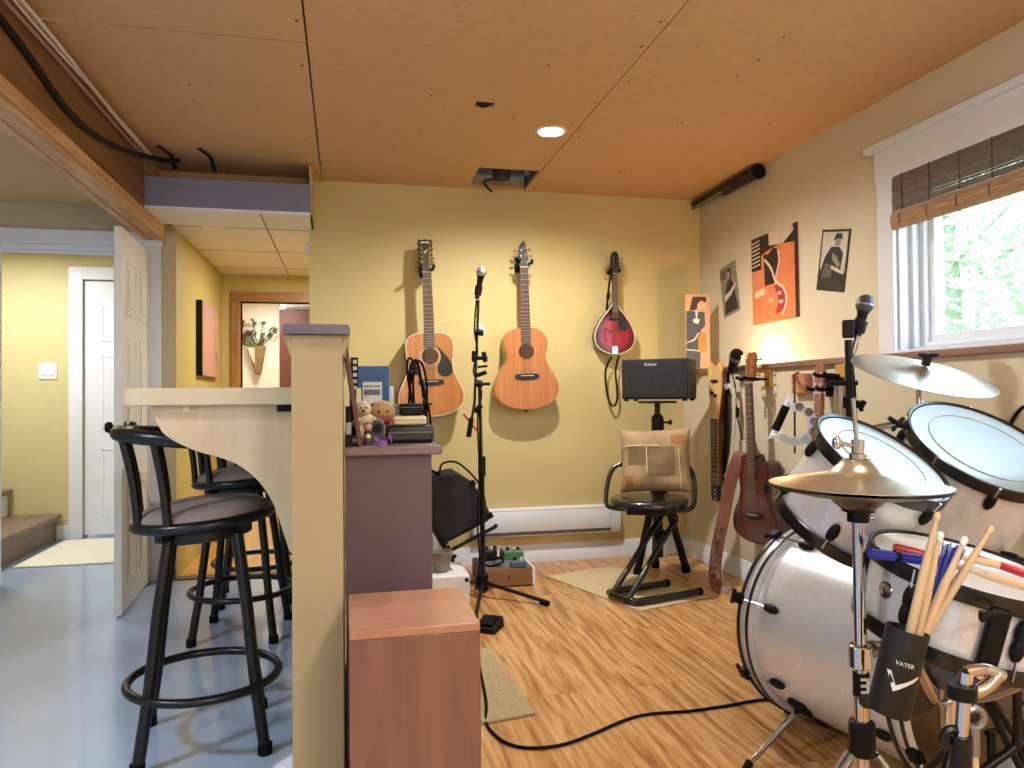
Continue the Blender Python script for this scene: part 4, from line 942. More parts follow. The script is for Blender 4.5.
# coiled cable
p = put(416, 445, 2.16)
t = thing('cable_coil', 'coiled black instrument cable standing up behind the stack on the bookcase', 'cable', (p.x+.02, p.y, CT))
hz = atD(410, 357, 2.16).z-CT
rr = random.Random(11)
for k in range(4):
    ln = (-.012, .006, .016, -.002)[k]; a0 = rr.uniform(-.12, .12); w = (.022, .014, .026, .019)[k]; hh = hz*.5-.004-.004*k
    pts = [(w*math.cos(a)-.026*(math.sin(a)+1)*.5 + ln*math.sin(a), .008*k-.02+.01*math.sin(2*a), hz*.5+hh*math.sin(a)) for a in [2*PI*i/30+a0 for i in range(30)]]
    MB().tube(catmull(pts, 2, True), .0035, 8, True).build('loop', RUBBER, t)
MB().tube([(-.030, -.02, hz*.93), (-.022, -.024, hz*.78)], [.008, .010], 10).build('plug', BLACK, t)
b = MB(); b.tube([(-.026, -.03, hz*.42), (.022, -.03, hz*.43), (.022, .03, hz*.42), (-.026, .03, hz*.43)], .003, 6, True); b.build('tie', BLACK, t)

# white items near the box
p1 = onZ(470, 606, 0)
t = thing('white_case', 'white box case on the floor beside the wooden box', 'case', (p1.x-.11, p1.y, 0))
MB().box((-.12, 0, .008), (.11, .30, .148)).build('shell', WHITEP, t, bevel=.006); MB().box((-.115, .02, 0), (.105, .28, .01)).build('base', BLACK, t)
MB().cyl((.095, -.004, .125), (.095, .004, .125), .010, 14).build('knob', BLACK, t); MB().tube([(-.03, .10, .148), (-.02, .12, .162), (.03, .12, .162), (.04, .10, .148)], .005, 8).build('handle', STEEL, t)
p = onZ(444, 572, .149)
t = thing('grey_pot', 'small grey pot standing on the white case', 'pot', (p.x-.01, p.y+.02, .149))
MB().lathe([(0, 0), (.036, 0), (.040, .004), (.052, .085), (.058, .088), (.058, .098), (.050, .098), (.040, .02), (0, .018)], None, 28).build('pot', mat('grey_pot', '857a70', .6, var=.1), t)
o = MB().box((0, 0, 0), (.030, .012, .56)).build('white_plank', WHITE, bevel=.003); p = onY(436, 520, D-.05); o.location = (p.x-.018, D-.035, .001); tag(o, 'white plank standing against the yellow wall beside the purple bookcase', 'plank')

# ================================================================== baseboard heater
t = thing('baseboard_heater', 'white electric baseboard heater on the yellow wall', 'heater', (1.215, D, .163))
hp = [(0, 0), (-.05, 0), (-.062, .02), (-.062, .135), (-.05, .158), (0, .167)]
b = MB(); x0, x1 = -.43, .36
b.add([(x0, y, z) for y, z in hp]+[(x1, y, z) for y, z in hp], [tuple(range(6)), tuple(range(11, 5, -1))]+[(i, (i+1) % 6, 6+(i+1) % 6, 6+i) for i in range(6)]); b.build('body', WHITE, t, bevel=.003)
for a, c in ((-.49, -.431), (.361, .425)):
    b = MB(); hq = [(y*1.04, z) for y, z in hp]
    b.add([(a, y, z) for y, z in hq]+[(c, y, z) for y, z in hq], [tuple(range(6)), tuple(range(11, 5, -1))]+[(i, (i+1) % 6, 6+(i+1) % 6, 6+i) for i in range(6)]); b.build('end_cap', WHITE, t, bevel=.004)
MB().box((x0, -.0635, .012), (x1, -.058, .030)).build('outlet_slot', mat('heater_slot', '55514f', .5), t)
MB().box((x0, -.0545, .152), (x1, -.05, .155)).build('inlet_slot', mat('heater_slot_pale', '9a9896', .5), t)

# ================================================================== microphone stand by the back wall
p = onZ(483, 597, 0); bx, by = p.x, p.y
t = thing('microphone_stand', 'tall black boom microphone stand before the yellow wall', 'microphone stand', (bx, by, 0)); O = V((bx, by, 0))
dS = (O-EYE).dot(FW)
def S(px, py, dd=0): return atD(px-2.5, py, dS+dd)-O
MB().tube([(0, 0, .02), (0, 0, .62), S(484, 470)], .0125, 12).build('lower_tube', BLKMET, t)
MB().tube([S(484, 470), S(482, 385)], .0085, 10).build('upper_tube', BLKMET, t)
MB().cyl((0, 0, .03), (0, 0, .115), .028, 16).build('leg_hub', BLACK, t, bevel=.006)
MB().cyl((0, 0, .60), (0, 0, .70), .019, 14).build('clutch', BLACK, t, bevel=.004)
for tip in (onZ(546, 603, .012)-O, V((-.05, .24, .012)), onZ(475, 619, .012)-O):
    lg = MB().tube([(0, 0, .075), tip+V((0, 0, .006))], .0095, 10).build('leg', BLKMET, t)
    d = (tip-V((0, 0, .07))).normalized(); MB().tube([tip-d*.03, tip+d*.015], .014, 10).build('rubber_foot', RUBBER, lg)
j = S(482, 384)
MB().ball(j, .022, 14, None, (1, 1.2, .9)).build('boom_joint', BLACK, t); MB().cyl(j+V((-.03, -.01, 0)), j+V((.05, -.02, 0)), .008, 10).build('joint_screw', BLACK, t)
MB().tube([S(471, 437), S(474, 418)], .013, 12).build('counterweight', BLACK, t)
MB().tube([S(471, 437), S(477, 403), S(481, 300)], .0065, 10).build('boom', BLKMET, t)
for (a, c, r) in (((478, 376), (489, 372), .011), ((474, 358), (490, 358), .010), ((477, 351), (477, 362), .014), ((486, 352), (488, 362), .012), ((478, 332), (486, 333), .016), ((477, 412), (484, 405), .014)):
    MB().tube([S(*a), S(*c)], r, 10).build('clamp', BLACK, t, bevel=.002)
MB().tube([S(480, 367), S(490, 366)], .006, 8).build('side_peg', BLKMET, t)
MB().tube(catmull([S(466, 414), S(474, 424), S(482, 434)], 5), .005, 8).build('red_tie', mat('red_tie', 'a03436', .6), t)
pts = catmull([S(479, 300), S(477, 330), S(480, 352), S(476, 372), S(484, 392), S(480, 420), S(482, 470), S(480, 520), S(482, 560), S(478, 590, -.02)], 6)
MB().tube(pts, .0042, 8).build('cable', RUBBER, t)
MB().ribbon([S(478, 318), S(483, 326), S(488, 332)], .010, .001, (1, 0, .3)).build('paper_tag', WHITEP, t)
mp = thing('microphone', 'silver-headed handheld microphone at the top of the tall boom stand', 'microphone', T(*(S(479.5, 299)+O)))
q0, q1 = V((0, 0, 0)), S(484.5, 269)-S(479.5, 299)
b = MB(); L_ = q1.length; X = zframe(q0, q1)
b.lathe([(0, 0), (.011, 0), (.012, L_*.3), (.017, L_*.72), (.021, L_*.76), (0, L_*.76)], X, 18); b.build('body', BLKMET, mp)
MB().lathe([(0, L_*.75), (.021, L_*.76), (.026, L_*.82), (.026, L_*.92), (.018, L_*1.04), (0, L_*1.08)], X, 20).build('grille', mat('mic_grille', 'b9babd', .4, .8, var=.2, scale=300), mp)
MB().lathe([(.0262, L_*.85), (.0275, L_*.86), (.0275, L_*.89), (.0262, L_*.90)], X, 20).build('grille_band', CHROME, mp)
MB().lathe([(.0, L_*.12), (.017, L_*.12), (.019, L_*.42), (.013, L_*.42)], X, 14).build('mic_clip', BLACK, mp)

# footswitch by the stand
p = onZ(489, 632, 0)
t = thing('footswitch', 'small black footswitch pedal beside the wooden box', 'pedal', (p.x+.005, p.y+.03, 0), (0, 0, math.radians(-32)))
b = MB(); b.add([(-.05, -.06, 0), (.05, -.06, 0), (.05, .06, 0), (-.05, .06, 0), (-.045, -.05, .022), (.045, -.05, .022), (.045, .06, .048), (-.045, .06, .048)], [(0, 3, 2, 1), (4, 5, 6, 7), (0, 1, 5, 4), (1, 2, 6, 5), (2, 3, 7, 6), (3, 0, 4, 7)]); b.build('body', BLACK, t, bevel=.005)
MB().box((-.035, -.035, .03), (.035, .04, .046), R(.2, 'X')).build('tread_plate', RUBBER, t, bevel=.003)

# ---- small black combo amp tipped back on a folding stand
t = thing('amp_stand', 'black folding tilt stand holding the tipped small amplifier', 'stand', Matrix.Translation((.62, 3.94, 0)) @ Matrix.Diagonal((1.07, 1.07, .87, 1)))
for y in (-.09, .13):
    MB().tube([(-.17, y, .38), (-.01, y, .012)], .012, 10).build('leg', BLKMET, t); MB().tube([(-.20, y, .012), (-.06, y, .20)], .011, 10).build('leg', BLKMET, t)
    MB().tube([(-.10, y-.02, .225), (.135, y-.02, .36), (.14, y-.02, .375)], .011, 10).build('arm', BLKMET, t)
MB().tube([(-.17, -.09, .38), (-.17, .13, .38)], .011, 10).build('crossbar', BLKMET, t); MB().tube([(-.01, -.09, .014), (-.01, .13, .014)], .011, 10).build('crossbar', BLKMET, t)
X = T(.605, 3.94, .30) @ R(math.radians(-28), 'Y') @ Matrix.Scale(1.07, 4)
t = thing('guitar_amplifier', 'small black amplifier tipped back beside the purple bookcase', 'amplifier', X)
CLOTH = mat('black_tolex', '16161a', .7, var=.25, scale=120, bump=.2)
MB().prism([(-.12, 0), (.145, 0), (.145, .19), (.10, .27), (.02, .295), (-.12, .295)], -.12, .12).build('cabinet', CLOTH, t, bevel=.010, seg=3)
MB().box((.146, -.10, .02), (.149, .10, .15)).build('grille_cloth', BLACK, t)
b = MB(); b.tube([(-.09, -.05, .295), (-.07, -.05, .33), (.0, -.05, .33), (.02, -.05, .295)], .009, 8); b.build('handle', RUBBER, t)
b = MB()
for x, z in ((.14, .005), (.14, .185), (-.115, .005), (-.115, .29)):
    b.cbox((x, -.115, z), (.03, .02, .03))
b.build('corner_guard', BLACK, t, bevel=.005)
b = MB(); b.tube(catmull([(.02, -.08, .295), (.06, -.10, .34), (.13, -.10, .30), (.17, -.10, .15), (.14, -.06, .02)], 6), .005, 8); b.build('cord', RUBBER, t)
b = MB(); rr = random.Random(2)
for k in range(3): b.tube(catmull([(-.08+rr.uniform(-.02, .02)+.05*math.cos(a), -.05+.06*math.sin(a), .302+.010*k+rr.uniform(0, .01)) for a in [2*PI*i/10 for i in range(10)]], 3, True), .006, 8, True)
b.build('cable_bundle', RUBBER, t)

# ================================================================== pedal board
t = thing('pedalboard', 'wooden pedal board with grey top on the floor under the heater', 'pedal board', (.83, 3.79, 0))
PBW = wood('pedalboard_wood', '7b5638', '93694a', .5, axis=0, scale=3)
MB().prism([(-.13, .008), (.125, .008), (.125, .098), (-.13, .098)], 0, .018).build('front_board', PBW, t, bevel=.002)
MB().box((.1255, .0, .004), (.140, .30, .10)).build('side_board', WHITE, t, bevel=.002); MB().box((-.145, 0, .004), (-.1305, .30, .10)).build('side_board', PBW, t, bevel=.002)
MB().box((-.13, .019, .085), (.125, .30, .10)).build('top_board', mat('grey_carpet_top', '6f6c70', .9, var=.2, scale=80), t); MB().box((-.13, .285, .004), (.125, .30, .084)).build('back_board', PBW, t)
b = MB(); b.ball((0, -.002, .05), .006, 10); b.build('bolt', BLACK, t)
def pedal(label, px, py, z, sz, col, nk, name='effects_pedal'):
    p = onZ(px, py, z); t = thing(name, label, 'effects pedal', (p.x, p.y, z), (0, 0, -.1))
    w, d, h = sz
    MB().box((-w/2, 0, 0), (w/2, d, h)).build('housing', mat('pedal_'+col, col, .4, var=.08), t, bevel=.004)
    for k in range(nk): MB().lathe([(0, .016), (.007, .015), (.009, 0), (0, 0)], T((k-(nk-1)/2)*w/max(nk, 1)*.8, d*.75, h), 12).build('control_knob', CREAM if k % 2 else BLACK, t)
    MB().cyl((0, d*.28, h), (0, d*.28, h+.008), .009, 12).build('stomp_switch', CHROME, t)
    return t
pedal('green effects pedal at the back of the pedal board', 514, 560, .1005, (.11, .07, .045), '4f8458', 3)
pedal('blue effects pedal at the front corner of the pedal board', 519, 567.5, .1005, (.085, .055, .03), '40657f', 2)
pedal('dark effects pedal left of the green one on the pedal board', 498, 559, .1005, (.06, .085, .045), '3a3540', 2)
pedal('black effects pedal hidden behind the microphone stand', 490, 561, .1005, (.06, .09, .05), '1a1a1d', 2)
o = MB().tube(catmull([onZ(495, 552, .15), onZ(499, 556, .16), onZ(503, 562, .115), onZ(490, 566, .106), onZ(483, 562, .106), onZ(492, 558, .13), onZ(497, 549, .17)], 6), .005, 8).build('patch_cable', RUBBER); tag(o, 'tangled black patch cable on the pedal board', 'cable')
t = thing('power_adapter', 'white tagged black adapter on the pedal board', 'adapter', onZ(497, 558, .148)); MB().cbox((0, 0, .02), (.035, .03, .05)).build('body', BLACK, t, bevel=.004); MB().cbox((.004, -.016, .03), (.012, .002, .038)).build('paper_tag', WHITEP, t)

# ================================================================== folding guitar chair, mat, cushion
MATP = [(1.074, 3.955), (1.318, 3.212), (1.758, 3.357), (1.514, 4.10)]
b = MB(); b.add([(x, y, .001) for x, y in MATP]+[(x, y, .007) for x, y in MATP], [(0, 1, 2, 3), (7, 6, 5, 4), (0, 1, 5, 4), (1, 2, 6, 5), (2, 3, 7, 6), (3, 0, 4, 7)])
o = b.build('chair_mat', mat('beige_mat', 'c9b792', .9, var=.08, scale=60, bump=.1), bevel=.003); tag(o, 'beige floor mat under the black folding chair', 'mat')
t = thing('folding_chair', 'black tubular chair with round seat and Z-shaped base on the beige mat', 'chair', (1.5, 3.52, .007)); O = V(t.location)
TUBE = mat('gloss_black_tube', '0f1012', .22, var=.1, spec=.7)
z0 = .02
A, B_ = onZ(634, 602, .03)-O, onZ(606, 592, .03)-O
Cq, Dq = onZ(698, 591, .03)-O, None
dirv = (Cq-A).normalized(); Dq = B_+dirv*(Cq-A).length*.95
for q in (A, B_, Cq, Dq): q.z = z0
ctr = (A+B_)/2
def rc(c, a, b_, r=.05): return [c+(a-c).normalized()*r, c+(a-c).normalized()*r*.35+(b_-c).normalized()*r*.35, c+(b_-c).normalized()*r]
MB().tube(catmull([Cq]+rc(A, Cq, B_)+rc(B_, A, Dq)+[Dq], 4), .0165, 12).build('base_frame', TUBE, t)
b = MB(); b.cyl(Cq, Cq+dirv*.02, .019, 12); b.cyl(Dq, Dq+dirv*.02, .019, 12); b.build('end_cap', RUBBER, t)
sc_ = V((0.0, .0, .45))   # seat centre
pd = (A-B_).normalized()
for s, foot in ((-.2, B_.lerp(A, .22)), (.2, B_.lerp(A, .78))):
    top = sc_+pd*(.055 if s > 0 else -.055)+dirv*.09+V((0, 0, -.03))
    kn = V((top.x, top.y, .36))+dirv*.035
    MB().tube(catmull([foot+V((0, 0, 0)), foot.lerp(kn, .5), foot.lerp(kn, .85), kn, V((top.x, top.y, .40)), top-dirv*.05], 5), .015, 12).build('strut', TUBE, t)
st_ = []
for k in range(40):
    a = 2*PI*k/40; ca, sa = math.cos(a), math.sin(a); q = .8
    st_.append((.198*abs(ca)**q*(1 if ca > 0 else -1), .195*abs(sa)**q*(1 if sa > 0 else -1)))
ang = math.atan2(.885, .465)
n = 40; b = MB(); rings = [(0.9, -.018), (1.0, -.010), (1.0, .010), (.93, .022), (.6, .018), (.01, .014)]
vs = []; fs = []
for f, z in rings: vs += [(x*f, y*f, .45+z) for x, y in st_]
for i in range(len(rings)-1):
    for k in range(n): fs.append((i*n+k, i*n+(k+1) % n, (i+1)*n+(k+1) % n, (i+1)*n+k))
fs += [tuple(range(n)), tuple((len(rings)-1)*n+k for k in range(n))]
b.add(vs, fs, R(ang, 'Z')); b.build('seat', mat('black_leatherette', '141416', .25, var=.1, coat=.3), t, smooth=60)
MB().cbox((0, 0, .415), (.26, .20, .03), R(ang, 'Z')).build('seat_plate', BLKMET, t, bevel=.004)
# back hoop: two side loops rising from under the seat to the rest
W = R(ang, 'Z')
def wv(x, y, z): return W @ V((x, y, z))
for s in (-1, 1):
    pts = [wv(-.04, s*.09, .416), wv(-.04, s*.17, .418), wv(-.0, s*.215, .432), wv(.08, s*.225, .50), wv(.17, s*.21, .585), wv(.20, s*.16, .62), wv(.205, s*.0, .63)]
    MB().tube(catmull(pts, 6), .0125, 12).build('back_tube', TUBE, t)
MB().prism([(-.16, 0), (.16, 0), (.16, .10), (-.16, .10)], -.008, .008, W @ T(.215, 0, .60) @ R(PI/2, 'Z') @ R(-.12, 'X')).build('backrest', mat('black_leatherette', '141416'), t, bevel=.006)
# cushion
CANV = mat('tan_canvas', '94795a', .9, 0, 0, 9, .3, (1, 1, 1), 0, 'b0956f')
pc = (atD(657, 466, 3.78)); pt = thing('cushion', 'tan patchwork canvas cushion propped against the chair back', 'cushion', xyz(-W.col[1].xyz, W.col[0].xyz, (0, 0, 1), V((1.5, 3.52, .492))+(W @ V((.092, -.032, 0)))) @ R(math.radians(-14), 'X') @ R(math.radians(-2), 'Y'))
n = 18; vs = []; fs = []; w2, h2 = .184, .335
for side in (-1, 1):
    for i in range(n+1):
        for k in range(n+1):
            u, v = i/n*2-1, k/n*2-1
            e = (1-u**4)*(1-v**4); th = .055*max(e, 0)**.6+.004
            pin = 1-.06*(1-v*v)*abs(u)**3; pin2 = 1-.05*(1-u*u)*abs(v)**3
            wr = .006*math.sin(7*u+3*v)+.005*math.sin(5*v-4*u)
            vs.append((u*w2*pin, side*th+wr*e, h2/2+v*h2/2*pin2))
N1 = (n+1)**2
for sI in range(2):
    for i in range(n):
        for k in range(n):
            q = [sI*N1+i*(n+1)+k, sI*N1+(i+1)*(n+1)+k, sI*N1+(i+1)*(n+1)+k+1, sI*N1+i*(n+1)+k+1]; fs.append(tuple(q))
edge = [i*(n+1) for i in range(n+1)]+[n*(n+1)+k for k in range(1, n+1)]+[i*(n+1)+n for i in range(n-1, -1, -1)]+[k for k in range(n-1, 0, -1)]
for a, c in zip(edge, edge[1:]+edge[:1]): fs.append((a, c, N1+c, N1+a))
b = MB(); b.add(vs, fs); b.build('cover', CANV, pt, smooth=80)
def onpillow(u, v): 
    e = (1-u**4)*(1-v**4); return V((u*w2, -.055*max(e, 0)**.6-.0065+.006*math.sin(7*u+3*v)*e+.005*math.sin(5*v-4*u)*e, h2/2+v*h2/2))
def patch(u0, v0, u1, v1, m, name, k=6):
    vs = []; fs = []
    for i in range(k+1):
        for j_ in range(k+1): vs.append(onpillow(u0+(u1-u0)*i/k, v0+(v1-v0)*j_/k))
    vs += [v+V((0, .002, 0)) for v in vs]; m_ = (k+1)**2
    for i in range(k):
        for j_ in range(k):
            a = i*(k+1)+j_; fs.append((a, a+k+1, a+k+2, a+1)); fs.append((m_+a+1, m_+a+k+2, m_+a+k+1, m_+a))
    MB().add(vs, fs).build(name, m, pt, smooth=80)
TAN2 = mat('orange_leather_patch', '9a6440', .7, var=.1); DK = mat('dark_canvas', '7a6548', .9, var=.1, scale=20)
patch(.45, .45, .85, .75, TAN2, 'leather_patch'); patch(-.85, -.75, -.62, -.52, TAN2, 'leather_patch'); patch(-.75, -.15, -.25, .35, DK, 'pocket_patch'); patch(-.2, -.5, .55, .38, DK, 'pocket_patch')
for pts in ([(-.85, .42), (.1, .42)], [(-.22, .42), (-.22, -.45)], [(.7, -.9), (.66, .3)]):
    c = [onpillow(pts[0][0]+(pts[1][0]-pts[0][0])*k/10, pts[0][1]+(pts[1][1]-pts[0][1])*k/10)+V((0, -.002, 0)) for k in range(11)]
    MB().tube(c, .0025, 6).build('seam_tape', CREAM, pt)

# ================================================================== amplifier on tripod in the corner
ray_p = ray(657.5, 420); ps = EYE + ray_p*(4.12/ray_p.dot(FW)); SX, SY = ps.x, ps.y
t = thing('speaker_tripod', 'stout black tripod stand holding the amplifier in the corner', 'stand', (SX, SY, 0)); O = V((SX, SY, 0))
zt = atD(658, 401, 4.12).z
MB().cyl((0, 0, .10), (0, 0, .84), .024, 14).build('pole', BLKMET, t); MB().cyl((0, 0, .76), (0, 0, zt-.012), .016, 14).build('inner_pole', BLKMET, t)
MB().lathe([(0, .80), (.034, .80), (.034, .87), (.022, .89), (0, .89)], None, 16).build('collar', BLACK, t); b = MB(); b.cyl((0, 0, .845), (.06, -.02, .845), .006, 8); b.ball((.066, -.022, .845), .015, 12, None, (.7, 1, 1)); b.build('lock_knob', BLACK, t)
for i, (px, py) in enumerate(((628, 562), (686, 569), (664, 551))):
    f = onZ(px, py, .02)-O
    if i == 2: f = V((.05, .17, .02))
    if i == 0: f = V((-.12, .02, .02))
    f.z = .02; lg = MB().tube([V((f.x*.12, f.y*.12, .50)), V((f.x, f.y, .025))], .021, 12).build('leg', BLKMET, t)
    MB().tube([V((f.x*.97, f.y*.97, .04)), V((f.x*1.01, f.y*1.01, .003))], .025, 12).build('rubber_foot', RUBBER, lg)
    MB().tube([V((0, 0, .22)), V((f.x*.55, f.y*.55, .26))], .008, 8).build('brace', BLKMET, lg)
MB().cyl((0, 0, .47), (0, 0, .54), .036, 16).build('hub', BLACK, t)
MB().cyl((0, 0, .20), (0, 0, .25), .030, 16).build('slider', BLACK, t)
MB().cbox((0, 0, zt-.006), (.16, .16, .012)).build('top_plate', BLKMET, t)
aW = .345; rot = -YAW-.10
X = T(SX, SY, zt) @ R(-.68, 'Z')
t = thing('keyboard_amplifier', 'black twin-speaker amplifier on the tripod in the corner', 'amplifier', X)
hA = atD(655, 359, 4.05).z-zt
MB().box((-aW/2-.0, -.10, .010), (aW/2+.02, .12, hA)).build('cabinet', CLOTH, t, bevel=.008, seg=3)
GC = mat('grille_cloth', '1d1d22', .75, var=.2, scale=400)
MB().box((-aW/2+.012, -.103, .022), (aW/2+.0, -.099, hA-.012)).build('grille', GC, t, bevel=.002)
for x in (-.078, .085): MB().lathe([(.064, 0), (.069, 0), (.069, .0015), (.064, .0015)], zframe((x, -.1035, hA*.47), (0, -1, 0)), 36).build('speaker_ring', mat('speaker_ring', '2b2c33', .5), t)
text_mesh('Roland', .024, T(-.008, -.1045, hA-.030) @ R(PI/2, 'X'), mat('badge_white', 'dcdcdc', .4), t)
for x in (-aW/2+.02, aW/2): MB().cyl((x, -.08, 0), (x, -.08, .012), .013, 12).build('rubber_foot', RUBBER, t); MB().cyl((x, .10, 0), (x, .10, .012), .013, 12).build('rubber_foot', RUBBER, t)

# painted plank in the corner
a0 = V((2.018, 4.318, 1.13)); zb = atD(692, 374, 4.45).z; zt2 = atD(701, 295, 4.45).z
pL, pR = atD(687, 373, 4.42), atD(710, 375, 4.42)
t = thing('painted_plank', 'tall painted plank of a guitarist in a grey suit standing in the corner', 'painting', xyz(V((pR.x-pL.x, pR.y-pL.y, 0)), V((-(pR.y-pL.y), pR.x-pL.x, 0)), (0, 0, 1), V(((pL.x+pR.x)/2, (pL.y+pR.y)/2, 1.1535))))
PWd = .145; PH = zt2-1.1535; hw = PWd/2
MB().box((-hw, 0, -.0), (hw, .012, PH)).build('board', mat('peach_paint', 'd6a47e', .6, var=.08, scale=12), t, bevel=.002)
def art(parent, shapes, y=-.0008):
    for i, (nm, pl, m) in enumerate(shapes):
        MB().prism(pl, y-.0004*i, .0005).build(nm, m, parent, smooth=0)
SU = mat('grey_blue_paint', '4c525e', .6, var=.1, scale=20); PK = mat('flesh_paint', 'e0b48c', .6, var=.05); HR = mat('dark_hair_paint', '4a3230', .6); WP = mat('cream_paint', 'e9dfcc', .6); OR = mat('ochre_paint', 'c08848', .6)
s = PH
art(t, [('painted_hat', [(-.05, s*.78), (-.03, s*.97), (.05, s*.97), (.052, s*.90), (.03, s*.88), (.0, s*.80)], HR), ('painted_face', [(-.005, s*.78), (.045, s*.80), (.05, s*.88), (.02, s*.92), (-.002, s*.87)], PK),
        ('painted_jacket', [(-.071, s*.0), (.01, s*.0), (.015, s*.28), (.0, s*.36), (.02, s*.52), (.045, s*.58), (.04, s*.76), (-.068, s*.78)], SU), ('painted_guitar', [(.0, s*.22), (.045, s*.25), (.05, s*.46), (.03, s*.50), (.0, s*.42)], OR),
        ('painted_shirt', [(-.025, s*.62), (.0, s*.60), (.012, s*.66), (-.005, s*.68), (.0, s*.78), (-.014, s*.78), (-.012, s*.68), (-.03, s*.66)], WP), ('painted_line', [(-.07, s*.34), (-.02, s*.38), (.01, s*.48), (.0, s*.48), (-.025, s*.395), (-.07, s*.352)], WP), ('painted_cuff', [(-.07, s*.25), (.01, s*.23), (.01, s*.245), (-.07, s*.262)], WP)])

# ================================================================== pictures on the right wall
def picture(name, label, cat, corners, th=.0):
    P4 = [onX(*c, WU-.004) for c in corners]   # TL TR BR BL
    tl, tr, br, bl = P4; o = (bl+br)/2; ux = ((tr-tl)+(br-bl))/2; w = ux.length; h = ((tl-bl)+(tr-br)).length/2
    x = V((0, -1, 0)); tiltq = math.atan2(ux.z, -ux.y)
    t = thing(name, label, cat, T(WU-.004, o.y, o.z) @ R(-PI/2, 'Z') @ R(-tiltq, 'Y'))
    return t, w, h
GP = mat('photo_grey', '8d8478', .5, var=.15, scale=15); GD = mat('photo_dark', '2f2a28', .5, var=.3, scale=25); GL = mat('photo_light', 'cbc2b4', .5, var=.1, scale=15); GM = mat('photo_mid', '5d554e', .5, var=.25, scale=25)
t, w, h = picture('photo_print', 'small curled black and white photo of a seated guitarist near the corner', 'photograph', [(717.5, 271), (732.5, 262), (740, 309), (724, 319)])
MB().box((-w/2, 0, 0), (w/2, .003, h)).build('print', GP, t)
art(t, [('printed_coat', [(-.4*w, .05*h), (.42*w, .05*h), (.3*w, .55*h), (.15*w, .7*h), (-.05*w, .68*h), (-.25*w, .5*h)], GD), ('printed_head', [(.0, .70*h), (.16*w, .72*h), (.2*w, .9*h), (.02*w, .93*h), (-.05*w, .82*h)], GD), ('printed_face', [(.0, .72*h), (.09*w, .74*h), (.1*w, .84*h), (.0, .85*h)], GL), ('printed_guitar', [(-.3*w, .3*h), (.1*w, .38*h), (.4*w, .52*h), (.38*w, .56*h), (.05*w, .46*h), (-.3*w, .42*h)], GL), ('printed_sky', [(-.45*w, .75*h), (-.12*w, .75*h), (-.12*w, .93*h), (-.45*w, .93*h)], GM)])
t, w, h = picture('photo_print', 'tilted black and white photo of a standing guitarist nearest the window', 'photograph', [(823, 229.5), (851, 229), (844, 292), (816, 290)])
MB().box((-w/2, 0, 0), (w/2, .003, h)).build('print', GD, t)
art(t, [('printed_wall', [(-.44*w, .35*h), (.44*w, .3*h), (.44*w, .96*h), (-.44*w, .96*h)], GL), ('printed_body', [(-.4*w, .05*h), (.4*w, .05*h), (.3*w, .4*h), (.34*w, .62*h), (.18*w, .72*h), (-.1*w, .72*h), (-.3*w, .55*h), (-.42*w, .3*h)], GD), ('printed_hair', [(-.05*w, .82*h), (.05*w, .94*h), (.24*w, .93*h), (.26*w, .84*h), (.1*w, .84*h)], GD), ('printed_face', [(.02*w, .74*h), (.17*w, .73*h), (.22*w, .82*h), (.2*w, .86*h), (.04*w, .85*h)], GP), ('printed_arm', [(-.05*w, .62*h), (.1*w, .58*h), (.28*w, .44*h), (.22*w, .38*h), (.0, .5*h)], GP), ('printed_guitar', [(-.35*w, .2*h), (.0, .22*h), (.0, .42*h), (-.25*w, .45*h)], GM), ('printed_neck', [(-.02*w, .36*h), (.4*w, .28*h), (.4*w, .33*h), (-.02*w, .42*h)], GL)])
t, w, h = picture('guitar_poster', 'large colour poster of an orange electric guitar body on the beige wall', 'poster', [(750.5, 240), (797.5, 222), (799, 316), (753.5, 326)])
PO = mat('poster_orange', 'd9734a', .4, 0, 0, 6, 0, (1, 1, 1), .2, 'e08c5c'); PD = mat('poster_dark', '2c1f22', .4, var=.2); PW2 = mat('poster_cream', 'd9c7ab', .4, var=.1, scale=10); PR = mat('poster_red', 'a92c43', .4); 
MB().box((-w/2, 0, 0), (w/2, .003, h)).build('print', PO, t)
def strip(pts, wd, k=5):
    c = catmull([(x, z, 0) for x, z in pts], k); L1 = []; L2 = []
    for i, p in enumerate(c):
        d = (c[min(i+1, len(c)-1)]-c[max(i-1, 0)]).normalized(); L1.append((p.x-d.y*wd/2, p.y+d.x*wd/2)); L2.append((p.x+d.y*wd/2, p.y-d.x*wd/2))
    return L1+L2[::-1]
